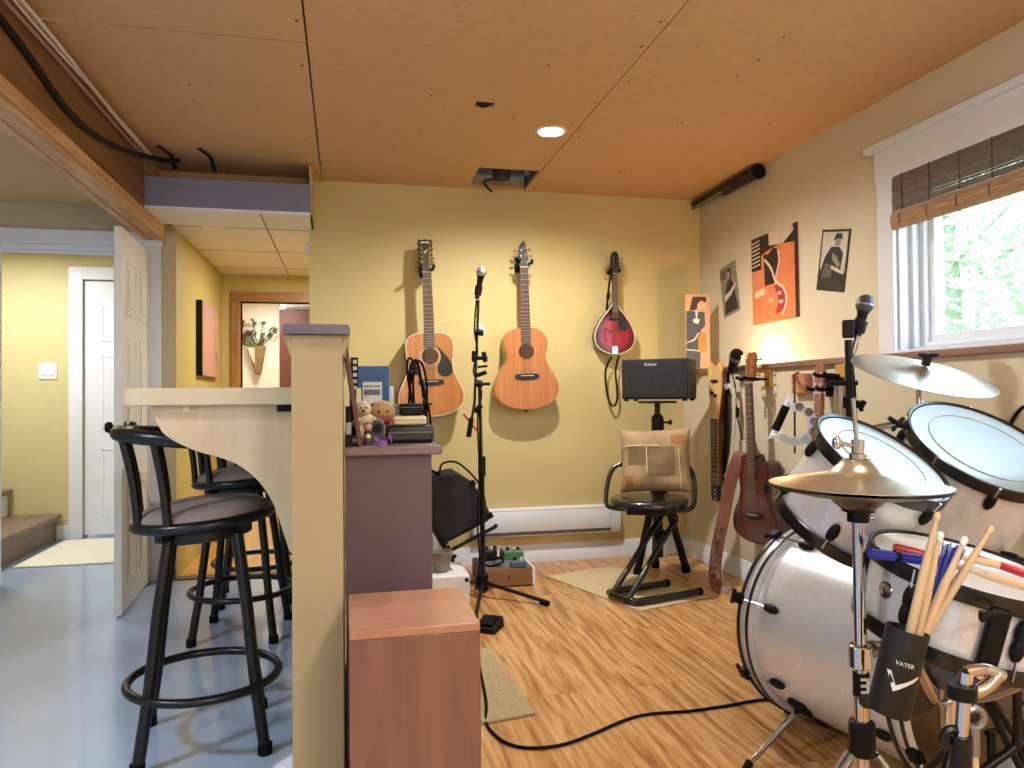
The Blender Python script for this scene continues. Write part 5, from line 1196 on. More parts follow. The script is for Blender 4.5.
art(t, [('printed_dark', [(-.5*w, .72*h), (-.5*w, h), (.5*w, h), (.5*w, .80*h), (.1*w, .84*h), (-.2*w, .80*h)], PD), ('printed_knob', [(-.1*w, .86*h), (.2*w, .83*h), (.42*w, .93*h), (.4*w, h), (-.1*w, h)], PW2), ('printed_pickup', [(-.5*w, .62*h), (-.28*w, .62*h), (-.28*w, .98*h), (-.5*w, .98*h)], PD),
        ('printed_guard', [(-.2*w, .42*h), (.02*w, .42*h), (.08*w, .6*h), (.12*w, .78*h), (.0, .82*h), (-.12*w, .76*h), (-.22*w, .78*h)], PD), ('printed_red', [(.02*w, .08*h), (.2*w, .10*h), (.22*w, .3*h), (.1*w, .42*h), (.0, .4*h), (.1*w, .22*h)], PR),
        ('printed_curve', strip([(-.2*w, .72*h), (-.06*w, .6*h), (.04*w, .44*h), (.2*w, .34*h), (.26*w, .2*h), (.16*w, .06*h)], .022*w*1.6), PW2), ('printed_curve', strip([(.1*w, .78*h), (.12*w, .65*h), (.05*w, .5*h), (.03*w, .4*h)], .03*w), PW2),
        ('printed_edge', [(.44*w, 0), (.5*w, 0), (.5*w, .8*h), (.44*w, .8*h)], PD), ('printed_bar', [(-.42*w, .30*h), (-.2*w, .33*h), (-.2*w, .40*h), (-.42*w, .37*h)], PW2)]
    + [('printed_fret', [(-.48*w, (.66+.045*k)*h), (-.30*w, (.675+.045*k)*h), (-.30*w, (.69+.045*k)*h), (-.48*w, (.675+.045*k)*h)], PW2) for k in range(7)]
    + [('printed_dial', [(x*w+.04*w*math.cos(a), z*h+.02*h*math.sin(a)) for a in [2*PI*i/12 for i in range(12)]], PW2) for x, z in ((.12, .30), (.16, .2), (-.06, .24))])

# hall: picture and dried flower sconce
a, c = onX(197, 300, -.918), onX(215, 378, -.918)
t = thing('framed_picture', 'picture with black studded frame on the mustard hall wall', 'picture', T(-.918, (a.y+c.y)/2, c.z))
y0, y1, hz = a.y-(a.y+c.y)/2, c.y-(a.y+c.y)/2, a.z-c.z
MB().box((0, y0, 0), (.03, y1, hz)).build('canvas', mat('canvas_art', '9a93a0', .5, 0, 0, 4, 0, (1, 3, .6), 0, 'd08a58'), t, bevel=.002)
MB().box((0, y0-.025, 0), (.034, y0, hz)).build('frame_edge', BLACK, t, bevel=.002)
MB().box((.0302, y1-.16, .02), (.031, y1-.06, hz-.02)).build('pale_strip', mat('pale_art', 'dcb66a', .5, 0, 0, 12, 0, (1, 1, 1), 0, '6a4a38'), t)
t = thing('wall_sconce', 'wall pocket of dried flowers on the pale wall beyond the hall', 'wall vase', onY(259, 374, 7.37)); O = V(t.location)
q = lambda px, py: onY(px, py, 7.37)-O
top = q(257, 346); b = MB(); b.prism([(q(248, 346).x, top.z), (q(266, 346).x, top.z), (q(264, 358).x, q(264, 358).z), (q(261, 374).x, 0), (q(256, 374).x, 0), (q(251, 358).x, q(0, 358).z)], -.05, .028); b.build('pocket', mat('aged_bronze', '7d6238', .5, var=.3, scale=20), t, bevel=.008)
MB().prism([(q(248, 352).x, top.z-.02), (q(255, 352).x, top.z-.02), (q(256, 366).x, .08), (q(252, 360).x, .14)], -.065, -.05).build('relief', mat('pale_relief', 'cdbf9a', .6), t, bevel=.006)
rr = random.Random(4); DF = mat('dried_flower', '5b2f28', .9, var=.3, scale=20); DG = mat('dried_leaf', '47543a', .9, var=.3, scale=20)
for k in range(26):
    a = rr.uniform(-1.5, 1.2); l = rr.uniform(.09, .26); e = V((top.x-.03+l*math.sin(a), -.03+rr.uniform(-.05, .03), top.z+l*math.cos(a)))
    st2 = MB().tube([V((top.x+rr.uniform(-.03, .03), -.015, top.z-.02)), e], .003, 5).build('stem', DG, t)
    f = MB()
    if a < -.2: f.ball(e, rr.uniform(.02, .034), 10)
    else:
        for i in range(3): u = V((rr.gauss(0, 1), rr.gauss(0, .4), rr.gauss(0, 1))).normalized()*.035; w_ = u.orthogonal().normalized()*.012; f.add([e-u, e+w_, e+u, e-w_], [(0, 1, 2, 3)])
    f.build('flower_head' if a < -.2 else 'leaf_spray', DF if a < -.2 else DG, st2)
p = onY(306, 248, D-.005)
t = thing('wall_sensor', 'small white wall sensor at the hall edge of the yellow wall', 'sensor', (-.197, D+.04, p.z)); MB().box((-.022, -.02, -.035), (0, .03, .035)).build('housing', WHITEP, t, bevel=.004); MB().box((-.0235, -.01, -.02), (-.0215, .02, .005)).build('face_window', BLACK, t)

# floor: carpet offcut and cord
q = [onZ(481, 650, 0), onZ(536, 716, 0), onZ(486, 725, 0), (onZ(470, 715, 0))]
a, c = V((.30, 2.86, 0)), V((.30, 2.22, 0))
P4 = [(.55, 2.88), (.575, 2.262), (.417, 2.235), (.29, 2.22), (.29, 2.86)]
n = len(P4); b = MB(); b.add([(x, y, .001) for x, y in P4]+[(x, y, .010) for x, y in P4], [tuple(range(n)), tuple(range(2*n-1, n-1, -1))]+[(i, (i+1) % n, n+(i+1) % n, n+i) for i in range(n)])
o = b.build('carpet_offcut', mat('beige_carpet', 'a3926f', .95, 0, 0, 90, .5, (1, 1, 1), 0, 'bfae88'), bevel=.002); tag(o, 'beige carpet offcut on the floor behind the wooden box', 'carpet piece')
cp = [onZ(x, y, .016 if y < 720 and x < 490 else .005) for x, y in ((478, 660), (486, 700), (486, 722), (496, 736), (512, 745), (535, 748), (565, 744), (595, 733), (625, 720), (650, 714), (690, 711), (725, 706), (760, 700), (790, 700))]
o = MB().tube(catmull(cp, 8), .0048, 8).build('floor_cable', RUBBER); tag(o, 'black cord running across the wood floor to the bass drum', 'cord')
# ================================================================== drum kit
def silver():
    m, nt, b = nodes_of('silver_sparkle'); N = nt.nodes.new; L = nt.links.new
    b.inputs['Metallic'].default_value = .22; b.inputs['Roughness'].default_value = .27; b.inputs['Coat Weight'].default_value = .6; b.inputs['Coat Roughness'].default_value = .06
    tc = N('ShaderNodeTexCoord'); v = N('ShaderNodeTexVoronoi'); v.inputs['Scale'].default_value = 500; L(tc.outputs['Object'], v.inputs['Vector'])
    r = N('ShaderNodeValToRGB'); r.color_ramp.elements[0].color = lin('cdd0d6'); r.color_ramp.elements[1].color = lin('eceef2'); L(v.outputs['Color'], r.inputs['Fac']); L(r.outputs['Color'], b.inputs['Base Color']); return m
SILV = silver()
HEADM = mat('coated_drumhead', '838d84', .2, var=.02, scale=6, coat=.2)
HOOPB = mat('black_hoop', '17171a', .25, var=.1, spec=.6)
def drum(name, label, top, n, r, L, lugs=8, hint=(0, 0, 1), lugrot=0., hoopm=HOOPB, bottom_hoop=True, hoop_h=.030, headm=HEADM, ring=True, lugm=BLACK):
    """top: centre of the playing head, n: outward normal; local z = n, origin at the bottom of the shell"""
    X = zframe(V(top)-n*L, n, hint)
    t = thing(name, label, 'drum', X)
    b = MB(); b.lathe([(r-.008, .004), (r, .004), (r, L-.004), (r-.008, L-.004)], None, 64, True); b.build('shell', SILV, t)
    MB().lathe([(0, L-.002), (r-.010, L-.002), (r+.001, L+.001), (r+.003, L-.006), (r+.003, L-.010)], None, 64).build('batter_head', headm, t)
    if ring: MB().tube([((r-.045)*math.cos(2*PI*k/64), (r-.045)*math.sin(2*PI*k/64), L-.0015) for k in range(64)], .0014, 6, True).build('damper_ring', mat('head_ring', 'a9ada4', .4), t)
    if bottom_hoop: MB().lathe([(0, .001), (r-.006, .001), (r+.001, -.001), (r+.003, .008)], None, 64).build('resonant_head', headm, t)
    hp = lambda z0, z1: [(r+.004, z0), (r+.012, z0), (r+.0135, z0+.003), (r+.0125, z1-.002), (r+.010, z1), (r+.004, z1-.003)]
    MB().lathe(hp(L+.006-hoop_h, L+.006), None, 64, True).build('hoop', hoopm, t)
    if bottom_hoop: MB().lathe(hp(.014-hoop_h, .014), None, 64, True).build('hoop', hoopm, t)
    for k in range(lugs):
        a = lugrot+2*PI*k/lugs
        for zc, sg in ((L*.80 if L > .15 else L*.62, 1), (L*.20 if L > .15 else L*.38, -1)):
            if sg < 0 and not bottom_hoop: continue
            Xl = R(a, 'Z'); lg = MB(); lg.ball((r+.008, 0, zc), .020, 12, Xl, (.55, .62, 1.25)); lo = lg.build('lug', lugm, t)
            e = L+.004 if sg > 0 else -.004
            MB().tube([Xl @ V((r+.010, 0, zc)), Xl @ V((r+.0145, 0, e))], .0030, 6).build('tension_rod', CHROME, lo)
    return t, X
# bass drum
cF = atD(819, 633, 2.30); hd = math.radians(169); nB = V((math.sin(hd), math.cos(hd), .0)).normalized()
cF.z = .302
LB = .50; rB = .276
t = thing('bass_drum', 'large silver bass drum lying on its side on the wood floor', 'drum', zframe(cF, nB)); 
b = MB(); b.lathe([(rB-.004, .02), (rB, .02), (rB, LB-.02), (rB-.004, LB-.02)], None, 96, True); b.build('shell', SILV, t)
MB().lathe([(rB-.010, .01), (rB-.0045, .01), (rB-.0045, LB-.01), (rB-.010, LB-.01)], None, 96, True).build('shell_interior', wood('shell_ply', '7a5634', '9a7048', .5, axis=0, scale=2, k=10), t)
MB().ball((.02, 0, .25), .17, 20, None, (1, 1.2, .9)).build('muffling_pillow', mat('dark_cloth', '2a2422', .9, var=.3, scale=20), t)
for z0, z1 in ((-.028, .020), (LB-.02, LB+.028)):
    b = MB(); rh = rB+.012
    b.lathe([(rB-.004, z0), (rh+.008, z0), (rh+.008, z0+.004), (rh+.004, z0+.0042), (rh+.004, z1-.012), (rh+.006, z1-.012), (rh+.006, z1-.002), (rB+.001, z1)], None, 96, True)
    b.build('hoop', SILV, t)
    for za in (z0, z1-.012): MB().lathe([(rh+.0045, za), (rh+.0105, za), (rh+.0105, za+.008), (rh+.0045, za+.008)], None, 96, True).build('hoop_edge', HOOPB, t)
MB().lathe([(0, -.012), (rB-.008, -.012), (rB, -.009)], None, 96).build('front_head', mat('black_drumhead', '1a1a1c', .3), t)
cm, cnt, cb = nodes_of('clear_drumhead'); cnt.nodes.remove(cb); c1_ = cnt.nodes.new('ShaderNodeBsdfTransparent'); c1_.inputs['Color'].default_value = (.80, .80, .78, 1); c2_ = cnt.nodes.new('ShaderNodeBsdfGlossy'); c2_.inputs['Roughness'].default_value = .12; c3_ = cnt.nodes.new('ShaderNodeMixShader'); c3_.inputs[0].default_value = .08
cnt.links.new(c1_.outputs[0], c3_.inputs[1]); cnt.links.new(c2_.outputs[0], c3_.inputs[2]); cnt.links.new(c3_.outputs[0], cnt.nodes['Material Output'].inputs['Surface'])
MB().lathe([(0, LB+.012), (rB-.008, LB+.012), (rB, LB+.009)], None, 96).build('clear_head', cm, t)
Xb = zframe(cF, nB); inv = Xb.inverted()
def on_shell(px, py):   # angle/height on the bass shell under a pixel
    o = inv @ EYE; d = inv.to_3x3() @ ray(px, py)
    A = d.x*d.x+d.y*d.y; Bq = 2*(o.x*d.x+o.y*d.y); C = o.x*o.x+o.y*o.y-rB*rB; q = Bq*Bq-4*A*C
    if q < 0: q = 0
    s = (-Bq-math.sqrt(q))/(2*A); p = o+d*s; return math.atan2(p.y, p.x), p.z
a1, _ = on_shell(783, 613)
for k in range(8):
    a = a1+2*PI*k/8; Xl = R(a, 'Z')
    for zc, e, sg in ((.085, -.03, -1), (LB-.06, LB+.03, 1)):
        lg = MB(); lg.ball((rB+.008, 0, zc), .03, 14, Xl, (.42, .45, 1.0)); lo = lg.build('lug', BLACK, t)
        MB().tube([Xl @ V((rB+.012, 0, zc)), Xl @ V((rB+.022, 0, e))], .0034, 6).build('tension_rod', CHROME, lo)
        cl = MB(); cl.cbox((rB+.022, 0, e+sg*.002), (.022, .034, .030), Xl); co = cl.build('claw_hook', BLACK, t, bevel=.005)
        MB().tube([Xl @ V((rB+.022, -.022, e+sg*.026)), Xl @ V((rB+.022, .022, e+sg*.026))], .006, 8).build('t_handle', BLACK, co)
        MB().cyl(Xl @ V((rB+.022, 0, e)), Xl @ V((rB+.022, 0, e+sg*.03)), .005, 8).build('key_rod', BLACK, co)
# spurs
a2, z2 = on_shell(801, 706)
Xl = R(a2, 'Z'); pm_ = MB(); pm_.cbox((rB+.006, 0, z2), (.02, .055, .06), Xl); pm_.build('spur_bracket', BLACK, t, bevel=.008)
foot = onZ(744, 769, .004); fl = inv @ foot; st0 = Xl @ V((rB+.018, 0, z2))
sp = MB(); sp.tube([st0+(st0-fl).normalized()*.015, st0.lerp(fl, .92)], .0085, 12); so_ = sp.build('spur', CHROME, t); MB().tube([st0.lerp(fl, .90), fl], [.012, .006], 12).build('rubber_tip', RUBBER, so_)
m2 = R(-a2, 'Z')
for q in (1,):
    w = Xb @ (Xl @ V((rB, 0, z2))); cxy = Xb @ V((0, 0, z2)); side = (V((nB.y, -nB.x, 0))); off = (w-cxy).dot(side); w2_ = w - side*2*off
    b_ = MB(); l2 = inv @ w2_; f2 = inv @ (V((w2_.x, w2_.y, .004)) - side*.15*(1 if off > 0 else -1)+(-nB)*.12)
    b_.tube([l2, f2], .0085, 12); b_.build('spur', CHROME, t)

# toms
SC1 = 1.6
n1 = axis_from(882, 458, .58, .81, .335); c1 = atD(882, 457, 1.71)
tom1, X1 = drum('tom_drum', 'silver tom drum with pale head behind the hi-hat cymbals', c1, n1, .149, .195, 6, lugrot=.42)
n2 = axis_from(982, 448, .54, .84, .43); c2 = atD(984, 446, 1.90)
tom2, X2 = drum('tom_drum', 'larger silver tom drum tilted under the crash cymbal at the picture edge', c2, n2, .179, .21, 8, lugrot=.2, bottom_hoop=False)
# wing nut bracket between toms
t = thing('tom_mount', 'black and chrome double tom mount between the two tilted toms', 'drum hardware', atD(905, 560, 1.85)); O = V(t.location)
pb = V((1.36, 1.80, .575))-O
MB().cyl(pb, V((pb.x, pb.y, atD(897, 424, 1.95).z-O.z-.02)), .016, 14).build('post', BLKMET, t)
j = atD(897, 424, 1.95)-O; MB().tube([V((pb.x, pb.y, j.z-.03)), j], .010, 10).build('arm', CHROME, t)
b = MB(); b.tube([j+RT*-.022+UP*.018, j, j+RT*.026+UP*-.008], [.006, .009, .006], 8); b.tube([j+RT*.018+UP*.016, j, j+RT*-.012+UP*-.018], [.005, .008, .005], 8); b.build('wing_nut', BLACK, t)
for c, n, L in ((c1, n1, .195), (c2, n2, .21)):
    e = c-n*L*.55-O; pq = V((pb.x, pb.y, .80-O.z)); d = (e-pq); MB().tube([pq, pq+d*(1-.17/max(d.length, .2))], .011, 10).build('tom_arm', CHROME, t)
# chrome bracket seen on tom shell near sticks
t2_ = MB(); pbk = atD(942, 525, 1.52); 
# crash
def cymbal(name, label, c, n, r, bell=.045, mt=None, under=True, lift=.022):
    X = zframe(c, n); t = thing(name, label, 'cymbal', X)
    prof = [(.006, .0+lift), (bell*.55, lift-.002), (bell*.85, lift*.62), (bell, lift*.42), (r*.6, lift*.22), (r, -.004), (r, -.0055), (r*.6, lift*.22-.0015), (bell, lift*.42-.0015), (bell*.85, lift*.62-.0015), (bell*.55, lift-.0035), (.006, lift-.0015)]
    MB().lathe(prof, None, 72, True).build('disc', mt or BRONZE, t, smooth=60); return t, X
def bronze():
    m, nt, b = nodes_of('cymbal_bronze'); N = nt.nodes.new; L = nt.links.new
    b.inputs['Metallic'].default_value = .9; b.inputs['Roughness'].default_value = .3
    tc = N('ShaderNodeTexCoord'); sx = N('ShaderNodeVectorMath'); sx.operation = 'MULTIPLY'; sx.inputs[1].default_value = (1, 1, 0); L(tc.outputs['Object'], sx.inputs[0])
    ln = N('ShaderNodeVectorMath'); ln.operation = 'LENGTH'; L(sx.outputs['Vector'], ln.inputs[0])
    nz = N('ShaderNodeTexNoise'); nz.noise_dimensions = '1D'; nz.inputs['Scale'].default_value = 700; L(ln.outputs['Value'], nz.inputs['W'])
    r = N('ShaderNodeValToRGB'); r.color_ramp.elements[0].color = lin('b7a98c'); r.color_ramp.elements[1].color = lin('d9cfb6'); L(nz.outputs['Fac'], r.inputs['Fac']); L(r.outputs['Color'], b.inputs['Base Color'])
    bp = N('ShaderNodeBump'); bp.inputs['Strength'].default_value = .12; bp.inputs['Distance'].default_value = .001; L(nz.outputs['Fac'], bp.inputs['Height']); L(bp.outputs['Normal'], b.inputs['Normal'])
    return m
BRONZE = bronze()
nC = axis_from(923, 372, .29, .957, .21); cC = atD(923, 373, 2.30)
crash, XC = cymbal('crash_cymbal', 'large tilted crash cymbal under the window', cC, nC, .209)
t = thing('cymbal_stand', 'chrome cymbal stand rising behind the larger tom', 'cymbal stand', (cC.x, cC.y+.0, 0)); O = V(t.location); cl = cC-O
MB().tube([cl+nC*.065, cl-nC*.05], .0045, 8).build('tilter_rod', CHROME, t); MB().lathe([(0, .026), (.013, .026), (.013, .055), (0, .055)], zframe(cl, nC), 14).build('felt_top', mat('black_felt', '1c1a1a', .9), t)
b = MB(); b.tube([cl+nC*.060+RT*-.03, cl+nC*.056, cl+nC*.060+RT*.03], [.005, .010, .005], 8); b.build('wing_nut', BLACK, t)
MB().lathe([(0, -.012), (.016, -.012), (.016, .004), (0, .004)], zframe(cl, nC), 14).build('felt_bottom', mat('black_felt', '1c1a1a'), t)
MB().cyl(cl-nC*.05, V((0, 0, .50)), .008, 12).build('upper_tube', CHROME, t); MB().cyl((0, 0, .08), (0, 0, .55), .0125, 12).build('lower_tube', CHROME, t); MB().cyl((0, 0, .50), (0, 0, .56), .019, 12).build('clutch', CHROME, t)
for k in range(3):
    a = math.radians((-75, 15, 105)[k]); MB().tube([V((0, 0, .30)), V((.2*math.cos(a), .2*math.sin(a), .012))], .009, 8).build('leg', CHROME, t)
# hi-hat
cH = atD(858, 484, 1.42); nH = (V((0, 0, 1)) + RT*.012).normalized()
hx, hy = cH.x, cH.y
tp, XH = cymbal('hi_hat_cymbal', 'upper hi-hat cymbal, bronze dome facing up', cH+V((0, 0, .004)), nH, .162, .05, None, True, .045)
XL = zframe(cH-V((0, 0, .012)), nH)
tl = thing('hi_hat_cymbal', 'lower hi-hat cymbal, turned over beneath the upper one', 'cymbal', XL)
MB().lathe([(.006, -.04), (.028, -.038), (.045, -.024), (.05, -.014), (.107, -.008), (.162, .004), (.162, .0055), (.107, -.0065), (.05, -.0125), (.045, -.0225), (.028, -.0365), (.006, -.0385)], None, 72, True).build('disc', mat('dark_bronze', '6f6754', .35, .9, var=.2, scale=40), tl, smooth=60)
t = thing('hi_hat_stand', 'chrome hi-hat stand in the near foreground carrying the stick holder', 'hi-hat stand', (hx, hy, 0)); O = V((hx, hy, 0)); c = cH-O
top = atD(853, 398, 1.42)-O
MB().tube([c-nH*.06, c+nH*.05, top], .0042, 10).build('pull_rod', CHROME, t)
MB().lathe([(0, .046), (.016, .046), (.016, .058), (.012, .06), (.012, .085), (0, .085)], zframe(c, nH), 18).build('clutch', CHROME, t); MB().lathe([(0, .040), (.022, .040), (.022, .048), (0, .048)], zframe(c, nH), 18).build('felt', mat('black_felt', '1c1a1a'), t)
b = MB(); q = c+nH*.072; b.tube([q, q+RT*-.035+UP*.006], .0045, 8); b.ball(q+RT*-.04+UP*.007, .010, 10, None, (1, 1, 1.3)); b.build('clutch_wing', CHROME, t)
zb = c-nH*.055
MB().lathe([(0, -.072), (.020, -.072), (.020, -.055), (.030, -.052), (.030, -.040), (0, -.040)], zframe(c, nH), 18).build('seat_cup', BLACK, t); b = MB(); b.cyl(zb+RT*.012, zb+RT*.03-UP*.01, .005, 8); b.build('tilt_screw', CHROME, t)
z_mid = atD(863, 695, 1.42).z
MB().cyl(c-nH*.07, V((0, 0, .40)), .0115, 16).build('upper_tube', CHROME, t); MB().cyl((0, 0, .10), (0, 0, .42), .0145, 16).build('lower_tube', CHROME, t)
zc = atD(862, 655, 1.42).z-.0
MB().cyl((0, 0, zc-.022), (0, 0, zc+.022), .022, 16).build('height_clamp', CHROME, t, bevel=.003); b = MB(); b.tube([RT*.02+V((0, 0, zc+.004)), RT*.055+V((0, 0, zc+.012))], [.009, .007], 8); b.tube([RT*.03+V((0, 0, zc+.022)), RT*.06+V((0, 0, zc+.026))], .006, 8); b.build('clamp_wing', STEEL, t)
b = MB(); zz = atD(862, 682, 1.42).z; b.lathe([(.0148, zz-.022), (.0152, zz-.022), (.0152, zz+.02), (.0148, zz+.02)], None, 18, True); b.build('black_band', BLACK, t)
X = xyz(RT, V((FW.x, FW.y, 0)), (0, 0, 1), V((0, 0, zz))) ; mk = MB()
for d in (.010, -.002, -.014): mk.box((-.008, -.0165, d), (.008, -.0152, d+.005), X)
mk.box((.003, -.0165, -.014), (.008, -.0152, .015), X); mk.build('pale_mark', WHITEP, t)
MB().cyl((0, 0, .31), (0, 0, .375), .024, 16).build('leg_collar', BLACK, t, bevel=.004)
for k, (px, py) in enumerate(((822, 790), (905, 800), (868, 830))):
    f = atD(px, py, 1.40 if k < 2 else 1.55)-O; f = V((f.x, f.y, 0)); f = f.normalized()*.26 if f.length > .05 else V((0, .26, 0))
    if k == 2: f = V((.12, .23, 0))
    lg = MB()
    for s in (-.008, .008):
        w = V((-f.y, f.x, 0)).normalized()*s; lg.tube([V((f.x*.09, f.y*.09, .315))+w, V((f.x*.62, f.y*.62, .14))+w, V((f.x, f.y, .014))+w], .0055, 8)
    lo = lg.build('leg', CHROME, t); MB().ball((f.x, f.y, .012), .014, 10).build('rubber_foot', RUBBER, lo)
    MB().tube([V((0, 0, .11)), V((f.x*.62, f.y*.62, .14))], .005, 8).build('brace', CHROME, lo)
b = MB(); b.box((-.045, -.30, .008), (.045, -.02, .016), R(-.7, 'Z')); b.build('foot_board', STEEL, t, bevel=.003)

# stick holder on the hi-hat stand
hT, hB = atD(908, 629, 1.27), atD(888, 712, 1.27); ax = (hT-hB).normalized(); Lh = (hT-hB).length; rh_ = .0345
X = zframe(hB, ax, -FW)
t = thing('stick_holder', 'black cylindrical stick holder with a white V emblem clamped to the hi-hat stand', 'stick holder', X)
MB().lathe([(0, 0), (rh_*.94, 0), (rh_, .004), (rh_, Lh), (rh_-.003, Lh), (rh_-.003, .006), (0, .006)], None, 40).build('cup', mat('holder_black', '151516', .5, var=.15), t)
cx = (X.inverted().to_3x3() @ (-FW)); ang = math.atan2(cx.y, cx.x)-.12
def curved(pts, lift=.0005):
    out = []
    for u, z in pts: a = ang+u/rh_; out.append((a, z))
    return out
def wrap(poly, name, m):
    b = MB(); nseg = len(poly)
    for quad in poly:
        vs = []
        for (u, z) in quad: a = ang+u/rh_; vs.append(((rh_+.0008)*math.cos(a), (rh_+.0008)*math.sin(a), z))
        for (u, z) in quad: a = ang+u/rh_; vs.append(((rh_-.0005)*math.cos(a), (rh_-.0005)*math.sin(a), z))
        b.add(vs, [(0, 1, 2, 3), (7, 6, 5, 4), (0, 4, 5, 1), (1, 5, 6, 2), (2, 6, 7, 3), (3, 7, 4, 0)])
    return b.build(name, m, t)
EMB = mat('emblem_white', 'dcdcdc', .4)
zv = Lh*.36
wrap([[(-.031, zv+.024), (-.024, zv+.024), (-.013, zv+.003), (-.015, zv-.008)]] + [[(-.015+.0095*k, zv-.008+.0075*k), (-.0055+.0095*k, zv-.0005+.0075*k), (-.004+.009*k, zv+.009+.0055*k), (-.013+.009*k, zv+.003+.006*k)] for k in range(4)], 'emblem', EMB)
tm = text_mesh('VATER', .010, Matrix.Identity(4), EMB, t, 'lettering', .0003)
for v in tm.data.vertices:
    a = ang+(v.co.x-.006)/rh_; z = zv+.040+v.co.y; rr_ = rh_+.0006+v.co.z; v.co = (rr_*math.cos(a), rr_*math.sin(a), z)
Xi = X.inverted(); cl_a = Xi @ V((hx, hy, atD(866, 700, 1.42).z)); b = MB(); b.tube([V((-.0, 0, .02))+(cl_a-V((0, 0, .02))).normalized()*.03, cl_a-(cl_a-V((0, 0, .02))).normalized()*.024], .013, 10); b.build('clamp_arm', BLACK, t)
def stick(label, a, b_, r=.0072, bead='wood', m=None, name='drumstick', group='sticks in the holder'):
    a, b_ = V(a), V(b_); Ls = (b_-a).length; X = zframe(a, b_-a); t = thing(name, label, 'drumstick', X, group=group)
    MB().lathe([(0, 0), (r*.8, .001), (r, .006), (r, Ls*.70), (r*.55, Ls-.012), (.0032, Ls-.006)], None, 14).build('shaft', m or HICK, t)
    MB().lathe([(0, Ls-.009), (.0045, Ls-.008), (.0062, Ls-.001), (.0058, Ls+.004), (.003, Ls+.008), (0, Ls+.0085)], None, 12).build('tip', NYL if bead == 'nylon' else (m or HICK), t); return t
HICK = wood('hickory', 'c4a781', 'd6bf9b', .5, axis=2, scale=5); NYL = mat('nylon_tip', 'e6e3d6', .35)
def inh(px, py, tx, ty, lb, bead, dd=0., de=0.):
    """from the holder's inside to the tip"""
    e = atD(tx, ty, 1.27+de); m_ = atD(px, py, 1.27+dd); d = (e-m_).normalized(); base = m_
    k = .115; base = m_-d*k
    stick(lb, base, e, .0075, bead)
inh(910, 632, 937, 517, 'wood-tipped drumstick standing leftmost in the stick holder', 'wood', -.012, -.02)
inh(917, 636, 940, 536, 'drumstick with yellowed round tip, second in the holder', 'nylon', .0, .0)
inh(922, 636, 964, 541, 'drumstick with white round tip leaning to the right in the holder', 'nylon', .010, .02)
inh(925, 634, 990, 530, 'wood-tipped drumstick leaning furthest out of the holder', 'wood', .020, .05)
# blue brush in the holder
a, e = atD(922, 632, 1.285), atD(955, 545, 1.31); d = (e-a).normalized()
t = thing('drum_brush', 'blue wire brush standing among the sticks in the holder', 'drum brush', zframe(a-d*.10, d)); BLUE = mat('blue_bristle', '2436a8', .5, var=.15)
Lq = (e-a).length+.10
MB().cyl((0, 0, 0), (0, 0, Lq*.55), .006, 12).build('handle', RUBBER, t)
b = MB(); rr = random.Random(6)
for k in range(60):
    aa = rr.uniform(0, 2*PI); s = math.sqrt(rr.random())*.024; b.tube([(0, 0, Lq*.52), (s*math.cos(aa), s*math.sin(aa)*.6, Lq*(.98+rr.uniform(-.03, .02)))], .0012, 4)
b.build('bristles', BLUE, t, kind='stuff')

# snare
cS = atD(968, 566, 1.45); nS = axis_from(968, 566, .26, .96, .23)
_X = zframe(cS-nS*.135, nS).inverted(); _o = _X @ EYE; _d = _X.to_3x3() @ ray(872, 588); _p = _o+_d*((-_o.x*_d.x-_o.y*_d.y)/(_d.x**2+_d.y**2)); LR = math.atan2(_p.y, _p.x)
snare, XS = drum('snare_drum', 'silver snare drum with black hoops and sticks lying on its head', cS, nS, .168, .135, 6, lugrot=LR, hoop_h=.030, ring=False, headm=mat('snare_head', 'dcdedb', .35, var=.02))
inv = XS.inverted()
def on_sn(px, py, z=.14):
    o = inv @ EYE; d = inv.to_3x3() @ ray(px, py); return o+d*((z-o.z)/d.z)
def sn_ang(px, py):
    o = inv @ EYE; d = inv.to_3x3() @ ray(px, py); r = .168; A = d.x*d.x+d.y*d.y; Bq = 2*(o.x*d.x+o.y*d.y); C = o.x*o.x+o.y*o.y-r*r; q = max(Bq*Bq-4*A*C, 0); p = o+d*((-Bq-math.sqrt(q))/(2*A)); return math.atan2(p.y, p.x), p.z
a_, z_ = sn_ang(886, 588)
MB().lathe([(0, .004), (.006, .004), (.008, .003), (.016, .002), (.017, 0), (0, 0)], R(a_, 'Z') @ zframe((.1675, 0, .07), (1, 0, 0)), 24).build('air_vent_badge', CHROME, snare)
a_, z_ = sn_ang(995, 620); Xl = R(a_, 'Z')
b = MB(); b.cbox((.180, 0, .062), (.018, .034, .115), Xl); so_ = b.build('strainer', BLACK, snare, bevel=.005)
b = MB(); b.tube(catmull([Xl @ V((.20, -.012, .115)), Xl @ V((.215, -.03, .118)), Xl @ V((.22, -.04, .105)), Xl @ V((.222, -.045, .12))], 5), .005, 8); b.build('throw_lever', BLACK, so_)
b = MB()
for s in (-.012, .014): b.cyl(Xl @ V((.19, s, .0)), Xl @ V((.20, s, .0)), .006, 10)
b.build('strainer_screw', CHROME, so_)
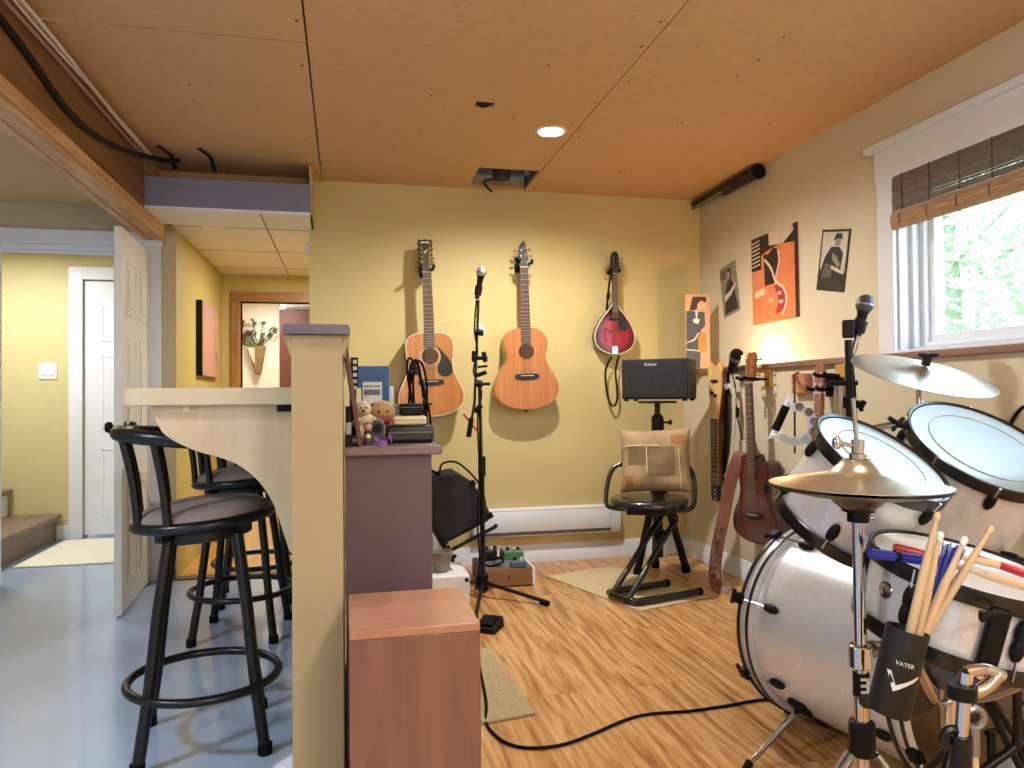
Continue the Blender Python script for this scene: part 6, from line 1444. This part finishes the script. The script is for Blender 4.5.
# sticks on the snare head
REDM = mat('red_lacquer', 'b3262c', .3, var=.1)
ZH = .135+.0155
def lay(label, p, q, name='drumstick', m=None, bead='wood', r=.0075):
    a, c = on_sn(*p, ZH+r), on_sn(*q, ZH+r); return stick(label, XS @ a, XS @ c, r, bead, m, name, 'sticks lying on the snare')
lay('red drumstick lying across the snare head nearest the tom', (1062, 588), (975, 556), m=REDM)
lay('pale wooden drumstick lying in front of the red one on the snare', (1062, 597), (962, 568))
lay('second pale drumstick behind the sticks in the holder, tip on the snare hoop', (1048, 575), (955, 556))
a, c = XS @ on_sn(870, 553, ZH+.012), XS @ on_sn(938, 562, ZH+.012)
t = thing('bundled_rod', 'thick blue bundled rod stick lying at the snare edge', 'drumstick', zframe(a, c-a)); Lq = (c-a).length
b = MB()
for k in range(7):
    aa = 2*PI*k/6; x, y = (0, 0) if k == 6 else (.006*math.cos(aa), .006*math.sin(aa)); b.cyl((x, y, 0), (x, y, Lq), .0035, 8)
b.build('rods', BLUE, t); MB().cyl((0, 0, Lq*.35), (0, 0, Lq*.42), .0108, 14).build('band', BLACK, t)
a, c = XS @ on_sn(893, 547, ZH+.01), XS @ on_sn(952, 561, ZH+.01); stick('short red drumstick lying behind the blue bundled rod', a, c, .008, 'wood', REDM, 'drumstick', 'sticks lying on the snare')

# snare stand
bc = cS-nS*.145; t = thing('snare_stand', 'chrome and black snare stand under the snare drum', 'snare stand', (bc.x, bc.y, 0)); O = V(t.location)
hub = V((0, 0, bc.z-.16)); 
MB().cyl((0, 0, .12), hub, .013, 14).build('lower_tube', BLKMET, t); MB().cyl(hub-V((0, 0, .03)), hub+V((0, 0, .05)), .018, 14).build('basket_hub', CHROME, t)
for k in range(3):
    a = 2*PI*k/3+PI*1.15; d = V((math.cos(a), math.sin(a), 0)); e = (bc-O)+(d-nS*d.dot(nS)).normalized()*.188
    ar = MB().tube(catmull([hub+V((0, 0, .03)), hub+d*.07+V((0, 0, .045)), hub.lerp(e, .75)+V((0, 0, -.005)), e-nS*.004, e+nS*.022], 5), .0075, 10, flat=(1.3, .8)).build('basket_arm', CHROME, t)
    MB().tube([e-nS*.002, e+nS*.026], .011, 10).build('rubber_grip', RUBBER, ar)
    f = d*.24; f.z = .012; lg = MB().tube([V((0, 0, .30)), f], .009, 10).build('leg', BLKMET, t); MB().ball(f, .013, 10).build('rubber_foot', RUBBER, lg)
wn = atD(968, 690, 1.2)-O
# tilting post with chrome eye bolts seen below the drum
tp0 = atD(966, 672, 1.10); tp1 = atD(960, 722, 1.10)
t = thing('drum_rack_clamp', 'chrome clamp post with eye bolts under the near snare edge', 'drum hardware', V((tp1.x, tp1.y, 0))); O = V(t.location)
base = V((0, 0, .0))
MB().cyl((0, 0, .02), V((0, 0, tp1.z-.02)), .015, 14).build('post', BLKMET, t); MB().tube([V((0, 0, tp1.z-.04)), tp0-O], .010, 12).build('rod', CHROME, t)
MB().tube(catmull([tp0-O+RT*.0, tp0-O+RT*.03+UP*.004, tp0-O+RT*.055-UP*.006], 5), .0085, 10).build('top_arm', CHROME, t)
j = atD(962, 690, 1.10)-O
MB().tube(catmull([j, j+RT*.02-UP*.003, j+RT*.04+UP*.008, j+RT*.058+UP*.028], 5), [.010]*15+[.007], 10, flat=(1, 1)).build('wing_arm', CHROME, t)
MB().cyl(j-UP*.012, j+UP*.008, .020, 14).build('wing_nut', BLACK, t)
j2 = atD(974, 718, 1.10)-O
MB().tube([j2+(RT*math.cos(a)+UP*math.sin(a))*.014 for a in [2*PI*k/18 for k in range(18)]], .0055, 8, True).build('eye_bolt', STEEL, t); MB().tube([j2-UP*.014, j2-UP*.055], .008, 10).build('eye_shank', STEEL, t); MB().tube([j2-UP*.055, V((j2.x+.01, j2.y, .03))], .006, 10).build('wooden_rod', HICK, t)
j3 = atD(952, 738, 1.10)-O; MB().tube([j3+(RT*math.cos(a)+UP*math.sin(a))*.013 for a in [2*PI*k/18 for k in range(18)]], .007, 8, True).build('eye_bolt', BLKMET, t)
for k in range(3):
    a = 2*PI*k/3+.3; f = V((.16*math.cos(a), .16*math.sin(a), .01)); MB().tube([V((0, 0, .16)), f], .009, 8).build('leg', BLKMET, t)
# bass pedal
bp_ = cF+nB*(LB+.06); sd = V((nB.y, -nB.x, 0)); ptx = bp_ - sd*.02
t = thing('bass_pedal', 'black bass drum pedal behind the stick holder', 'drum pedal', xyz(-sd, -nB, (0, 0, 1), V((ptx.x, ptx.y, 0)))) 
MB().box((-.05, -.30, .0), (.05, .03, .008)).build('base_plate', BLKMET, t); MB().prism([(-.04, 0), (.04, 0), (.04, .006), (-.04, .006)], -.28, -.02, T(0, 0, .02) @ R(.2, 'X')).build('foot_board', STEEL, t, bevel=.002)
for s in (-.055, .055): MB().tube([V((s, 0, .005)), V((s, 0, .19))], .010, 10).build('upright', BLKMET, t)
MB().cyl((-.07, 0, .185), (.07, 0, .185), .008, 10).build('axle', BLKMET, t); MB().tube([V((0, 0, .185)), V((0, -.09, .34))], .004, 8).build('beater_rod', CHROME, t); MB().ball((0, -.09, .34), .028, 14, None, (1, .9, 1)).build('beater', mat('felt_beater', '8a8478', .9), t)
MB().tube([V((.075, 0, .18)), V((.085, -.10, .06))], .010, 8).build('spring', STEEL, t)
# black folding frame legs at the frame edge (throne)
t = thing('drum_throne_frame', 'black bent frame legs at the picture edge under the snare', 'stand frame', (1.50, 1.22, 0)); O = V(t.location)
fr = [atD(1017, 655, 1.55)-O, atD(1017, 745, 1.55)-O, atD(990, 765, 1.55)-O]
MB().tube(catmull([fr[0]+V((0, 0, .02)), fr[0], fr[0].lerp(fr[1], .9), fr[1].lerp(fr[2], .2), fr[2], fr[2]+(fr[2]-fr[1])*1.2], 5), .009, 10).build('frame', BLKMET, t)
MB().tube([atD(985, 688, 1.7)-O, atD(1030, 760, 1.7)-O], .008, 10).build('leg', BLKMET, t); MB().tube([atD(986, 700, 1.72)-O, atD(1022, 772, 1.72)-O], .008, 10).build('leg', BLKMET, t); MB().tube([atD(938, 703, 1.75)-O, atD(985, 688, 1.7)-O], .009, 10).build('strut', BLKMET, t)
# pale wall box low at the frame edge
p = onX(1003, 690, WL-.04); p.z = .105; t = thing('outlet_box', 'pale plug box low on the beige wall behind the snare', 'outlet', V((WL, p.y, p.z)))
MB().cbox((-.03, 0, 0), (.06, .12, .12)).build('housing', WHITEP, t, bevel=.012, seg=3); MB().cyl((-.06, -.02, .01), (-.075, -.02, .01), .016, 14).build('plug', CREAM, t); MB().cbox((-.062, .05, .03), (.012, .03, .04)).build('switch_plate', BLACK, t, bevel=.003)
o = MB().tube(catmull([onX(1040, 402, WL-.012), onX(1022, 408, WL-.012), onX(1010, 425, WL-.012), onX(1007, 440, WL-.012), onX(1012, 470, WL-.012), onX(1022, 520, WL-.012)], 6), .006, 8).build('wall_cable', RUBBER); tag(o, 'black cable looping up the beige wall beside the larger tom', 'cable')

# microphone over the drums
dM = 2.66
b0 = atD(850, 405, dM)
t = thing('microphone_stand', 'black microphone stand behind the drums beside the window', 'microphone stand', (b0.x, b0.y, 0)); O = V(t.location)
def Q(px, py): return atD(px, py, dM)-O
MB().tube([V((0, 0, .03)), V((0, 0, .80)), Q(848.5, 340)], .014, 12).build('tube', BLKMET, t)
MB().cyl(Q(849, 408), Q(849, 396), .022, 14).build('clutch', BLACK, t, bevel=.003)
MB().tube([Q(829, 383), Q(857, 383)], .010, 10).build('cross_bar', BLACK, t); MB().tube([Q(850, 408), Q(862, 404)], .009, 10).build('side_arm', BLACK, t); b = MB(); b.tube([Q(860, 408), Q(864, 401)], .012, 8); b.tube([Q(857, 401), Q(862, 411)], .008, 8); b.build('wing_knob', BLACK, t)
MB().prism([(-.020, 0), (.020, 0), (.020, .065), (-.020, .065)], -.016, .016, T(*Q(848.5, 338)) @ R(-.5, 'Z')).build('top_joint', BLACK, t, bevel=.006)
MB().tube([Q(849, 331), Q(856, 324), Q(860, 318)], [.014, .015, .012], 10).build('clip_arm', BLACK, t)
for k in range(3):
    a = 2*PI*k/3+.9; f = V((.24*math.cos(a), .24*math.sin(a), .012)); lg = MB().tube([V((0, 0, .13)), f], .009, 10).build('leg', BLKMET, t); MB().ball(f, .014, 10).build('rubber_foot', RUBBER, lg)
MB().cyl((0, 0, .09), (0, 0, .17), .026, 14).build('leg_hub', BLACK, t, bevel=.005)
MB().tube(catmull([Q(853, 352), Q(852, 362), Q(854, 380), Q(855, 400), Q(856, 425), Q(852, 450)], 6), .0045, 8).build('cable', RUBBER, t)
q0, q1 = Q(857.5, 336), Q(866, 299.5)
mp = thing('microphone', 'handheld microphone with grey ball grille on the stand over the drums', 'microphone', T(*(q0+O))); L_ = (q1-q0).length; X = zframe(V((0, 0, 0)), q1-q0)
MB().lathe([(0, 0), (.0125, 0), (.014, L_*.3), (.019, L_*.62), (.022, L_*.66), (0, L_*.66)], X, 18).build('body', BLKMET, mp)
MB().lathe([(0, L_*.66), (.022, L_*.66), (.030, L_*.78), (.030, L_*.92), (.023, L_*1.06), (.010, L_*1.12), (0, L_*1.13)], X, 20).build('grille', mat('grey_grille', '4c4f55', .5, .6, var=.3, scale=300), mp); MB().lathe([(.0302, L_*.82), (.0312, L_*.83), (.0312, L_*.87), (.0302, L_*.88)], X, 20).build('grille_band', STEEL, mp)
MB().lathe([(0, L_*.10), (.021, L_*.10), (.024, L_*.40), (.018, L_*.42), (0, L_*.42)], X, 16).build('mic_clip', BLACK, mp)
MB().cyl(V((0, 0, 0)), Q(853, 354)-q0, .0095, 14).build('plug', CHROME, mp)
# ================================================================== light
def light(kind, name, loc, energy, col=(1, 1, 1), size=.1, rot=None, **kw):
    l = bpy.data.lights.new(name, kind); l.energy = energy; l.color = col
    if kind == 'AREA': l.size = size; l.shape = 'DISK'
    elif kind in ('POINT', 'SPOT'): l.shadow_soft_size = size
    for k, v in kw.items(): setattr(l, k, v)
    o = bpy.data.objects.new(name, l); COL.objects.link(o); o.location = loc
    if rot: o.rotation_euler = rot
    return o
WARM = (1, .95, .87); NEU = (1, .97, .93); COOL = (.74, .87, 1)
light('SPOT', 'recessed_lamp', (.947, 3.324, H-.012), 130, WARM, .035, spot_size=math.radians(165), spot_blend=.6)
# the other recessed lights of the room, behind the camera
light('AREA', 'recessed_lamp', (.9, .9, H-.02), 10, NEU, .22)
light('POINT', 'fill_light', (.5, -1.2, 1.3), 30, NEU, .25)  # added fill from behind the camera, no such fitting in the room
light('AREA', 'fill_light', (.6, -.9, 1.25), 45, NEU, .5, (PI, 0, 0))  # added upward fill to brighten the ceiling, no real source there
light('POINT', 'ledge_lamp', (WU-.085, onX(772, 355, WU).y, 1.175), 6.5, (1, .62, .32), .02)
light('AREA', 'recessed_lamp', (.9, -1.2, H-.02), 42, NEU, .3)
light('AREA', 'recessed_lamp', (-1.9, 1.2, 2.04), 44, COOL, .3)
light('AREA', 'recessed_lamp', (-1.9, -1.2, 2.04), 40, COOL, .3)
light('AREA', 'lobby_lamp', (-2.2, 5.1, 2.04), 26, (1, .97, .92), .4)
light('AREA', 'hall_lamp', (-.15, 5.2, HZ-.02), 20, (1, .96, .9), .25)
light('AREA', 'hall_lamp', (-.6, 6.8, HZ-.02), 14, (1, .9, .8), .2)
w = bpy.data.worlds.new('sky'); SC.world = w; w.use_nodes = True
bg = w.node_tree.nodes['Background']
sky = w.node_tree.nodes.new('ShaderNodeTexSky'); sky.sky_type = 'NISHITA'; sky.sun_elevation = math.radians(50); sky.sun_rotation = math.radians(250); sky.sun_disc = False; sky.sun_intensity = .3
mx = w.node_tree.nodes.new('ShaderNodeMix'); mx.data_type = 'RGBA'; mx.inputs[0].default_value = .75; w.node_tree.links.new(sky.outputs[0], mx.inputs[6]); mx.inputs[7].default_value = (.80, .94, 1, 1)
w.node_tree.links.new(mx.outputs[2], bg.inputs['Color']); bg.inputs['Strength'].default_value = 5.5
po = light('AREA', 'window_portal', (WU+.22, (WY0+WY1)/2, (WZ0+WZ1)/2), 1, (1, 1, 1), 1, (0, math.radians(90), 0)); po.data.shape = 'RECTANGLE'; po.data.size = WZ1-WZ0; po.data.size_y = WY1-WY0; po.data.cycles.is_portal = True

v = SC.view_settings; v.view_transform = 'Standard'; v.look = 'None'; v.gamma = 1; v.use_curve_mapping = False; v.exposure = 0.15
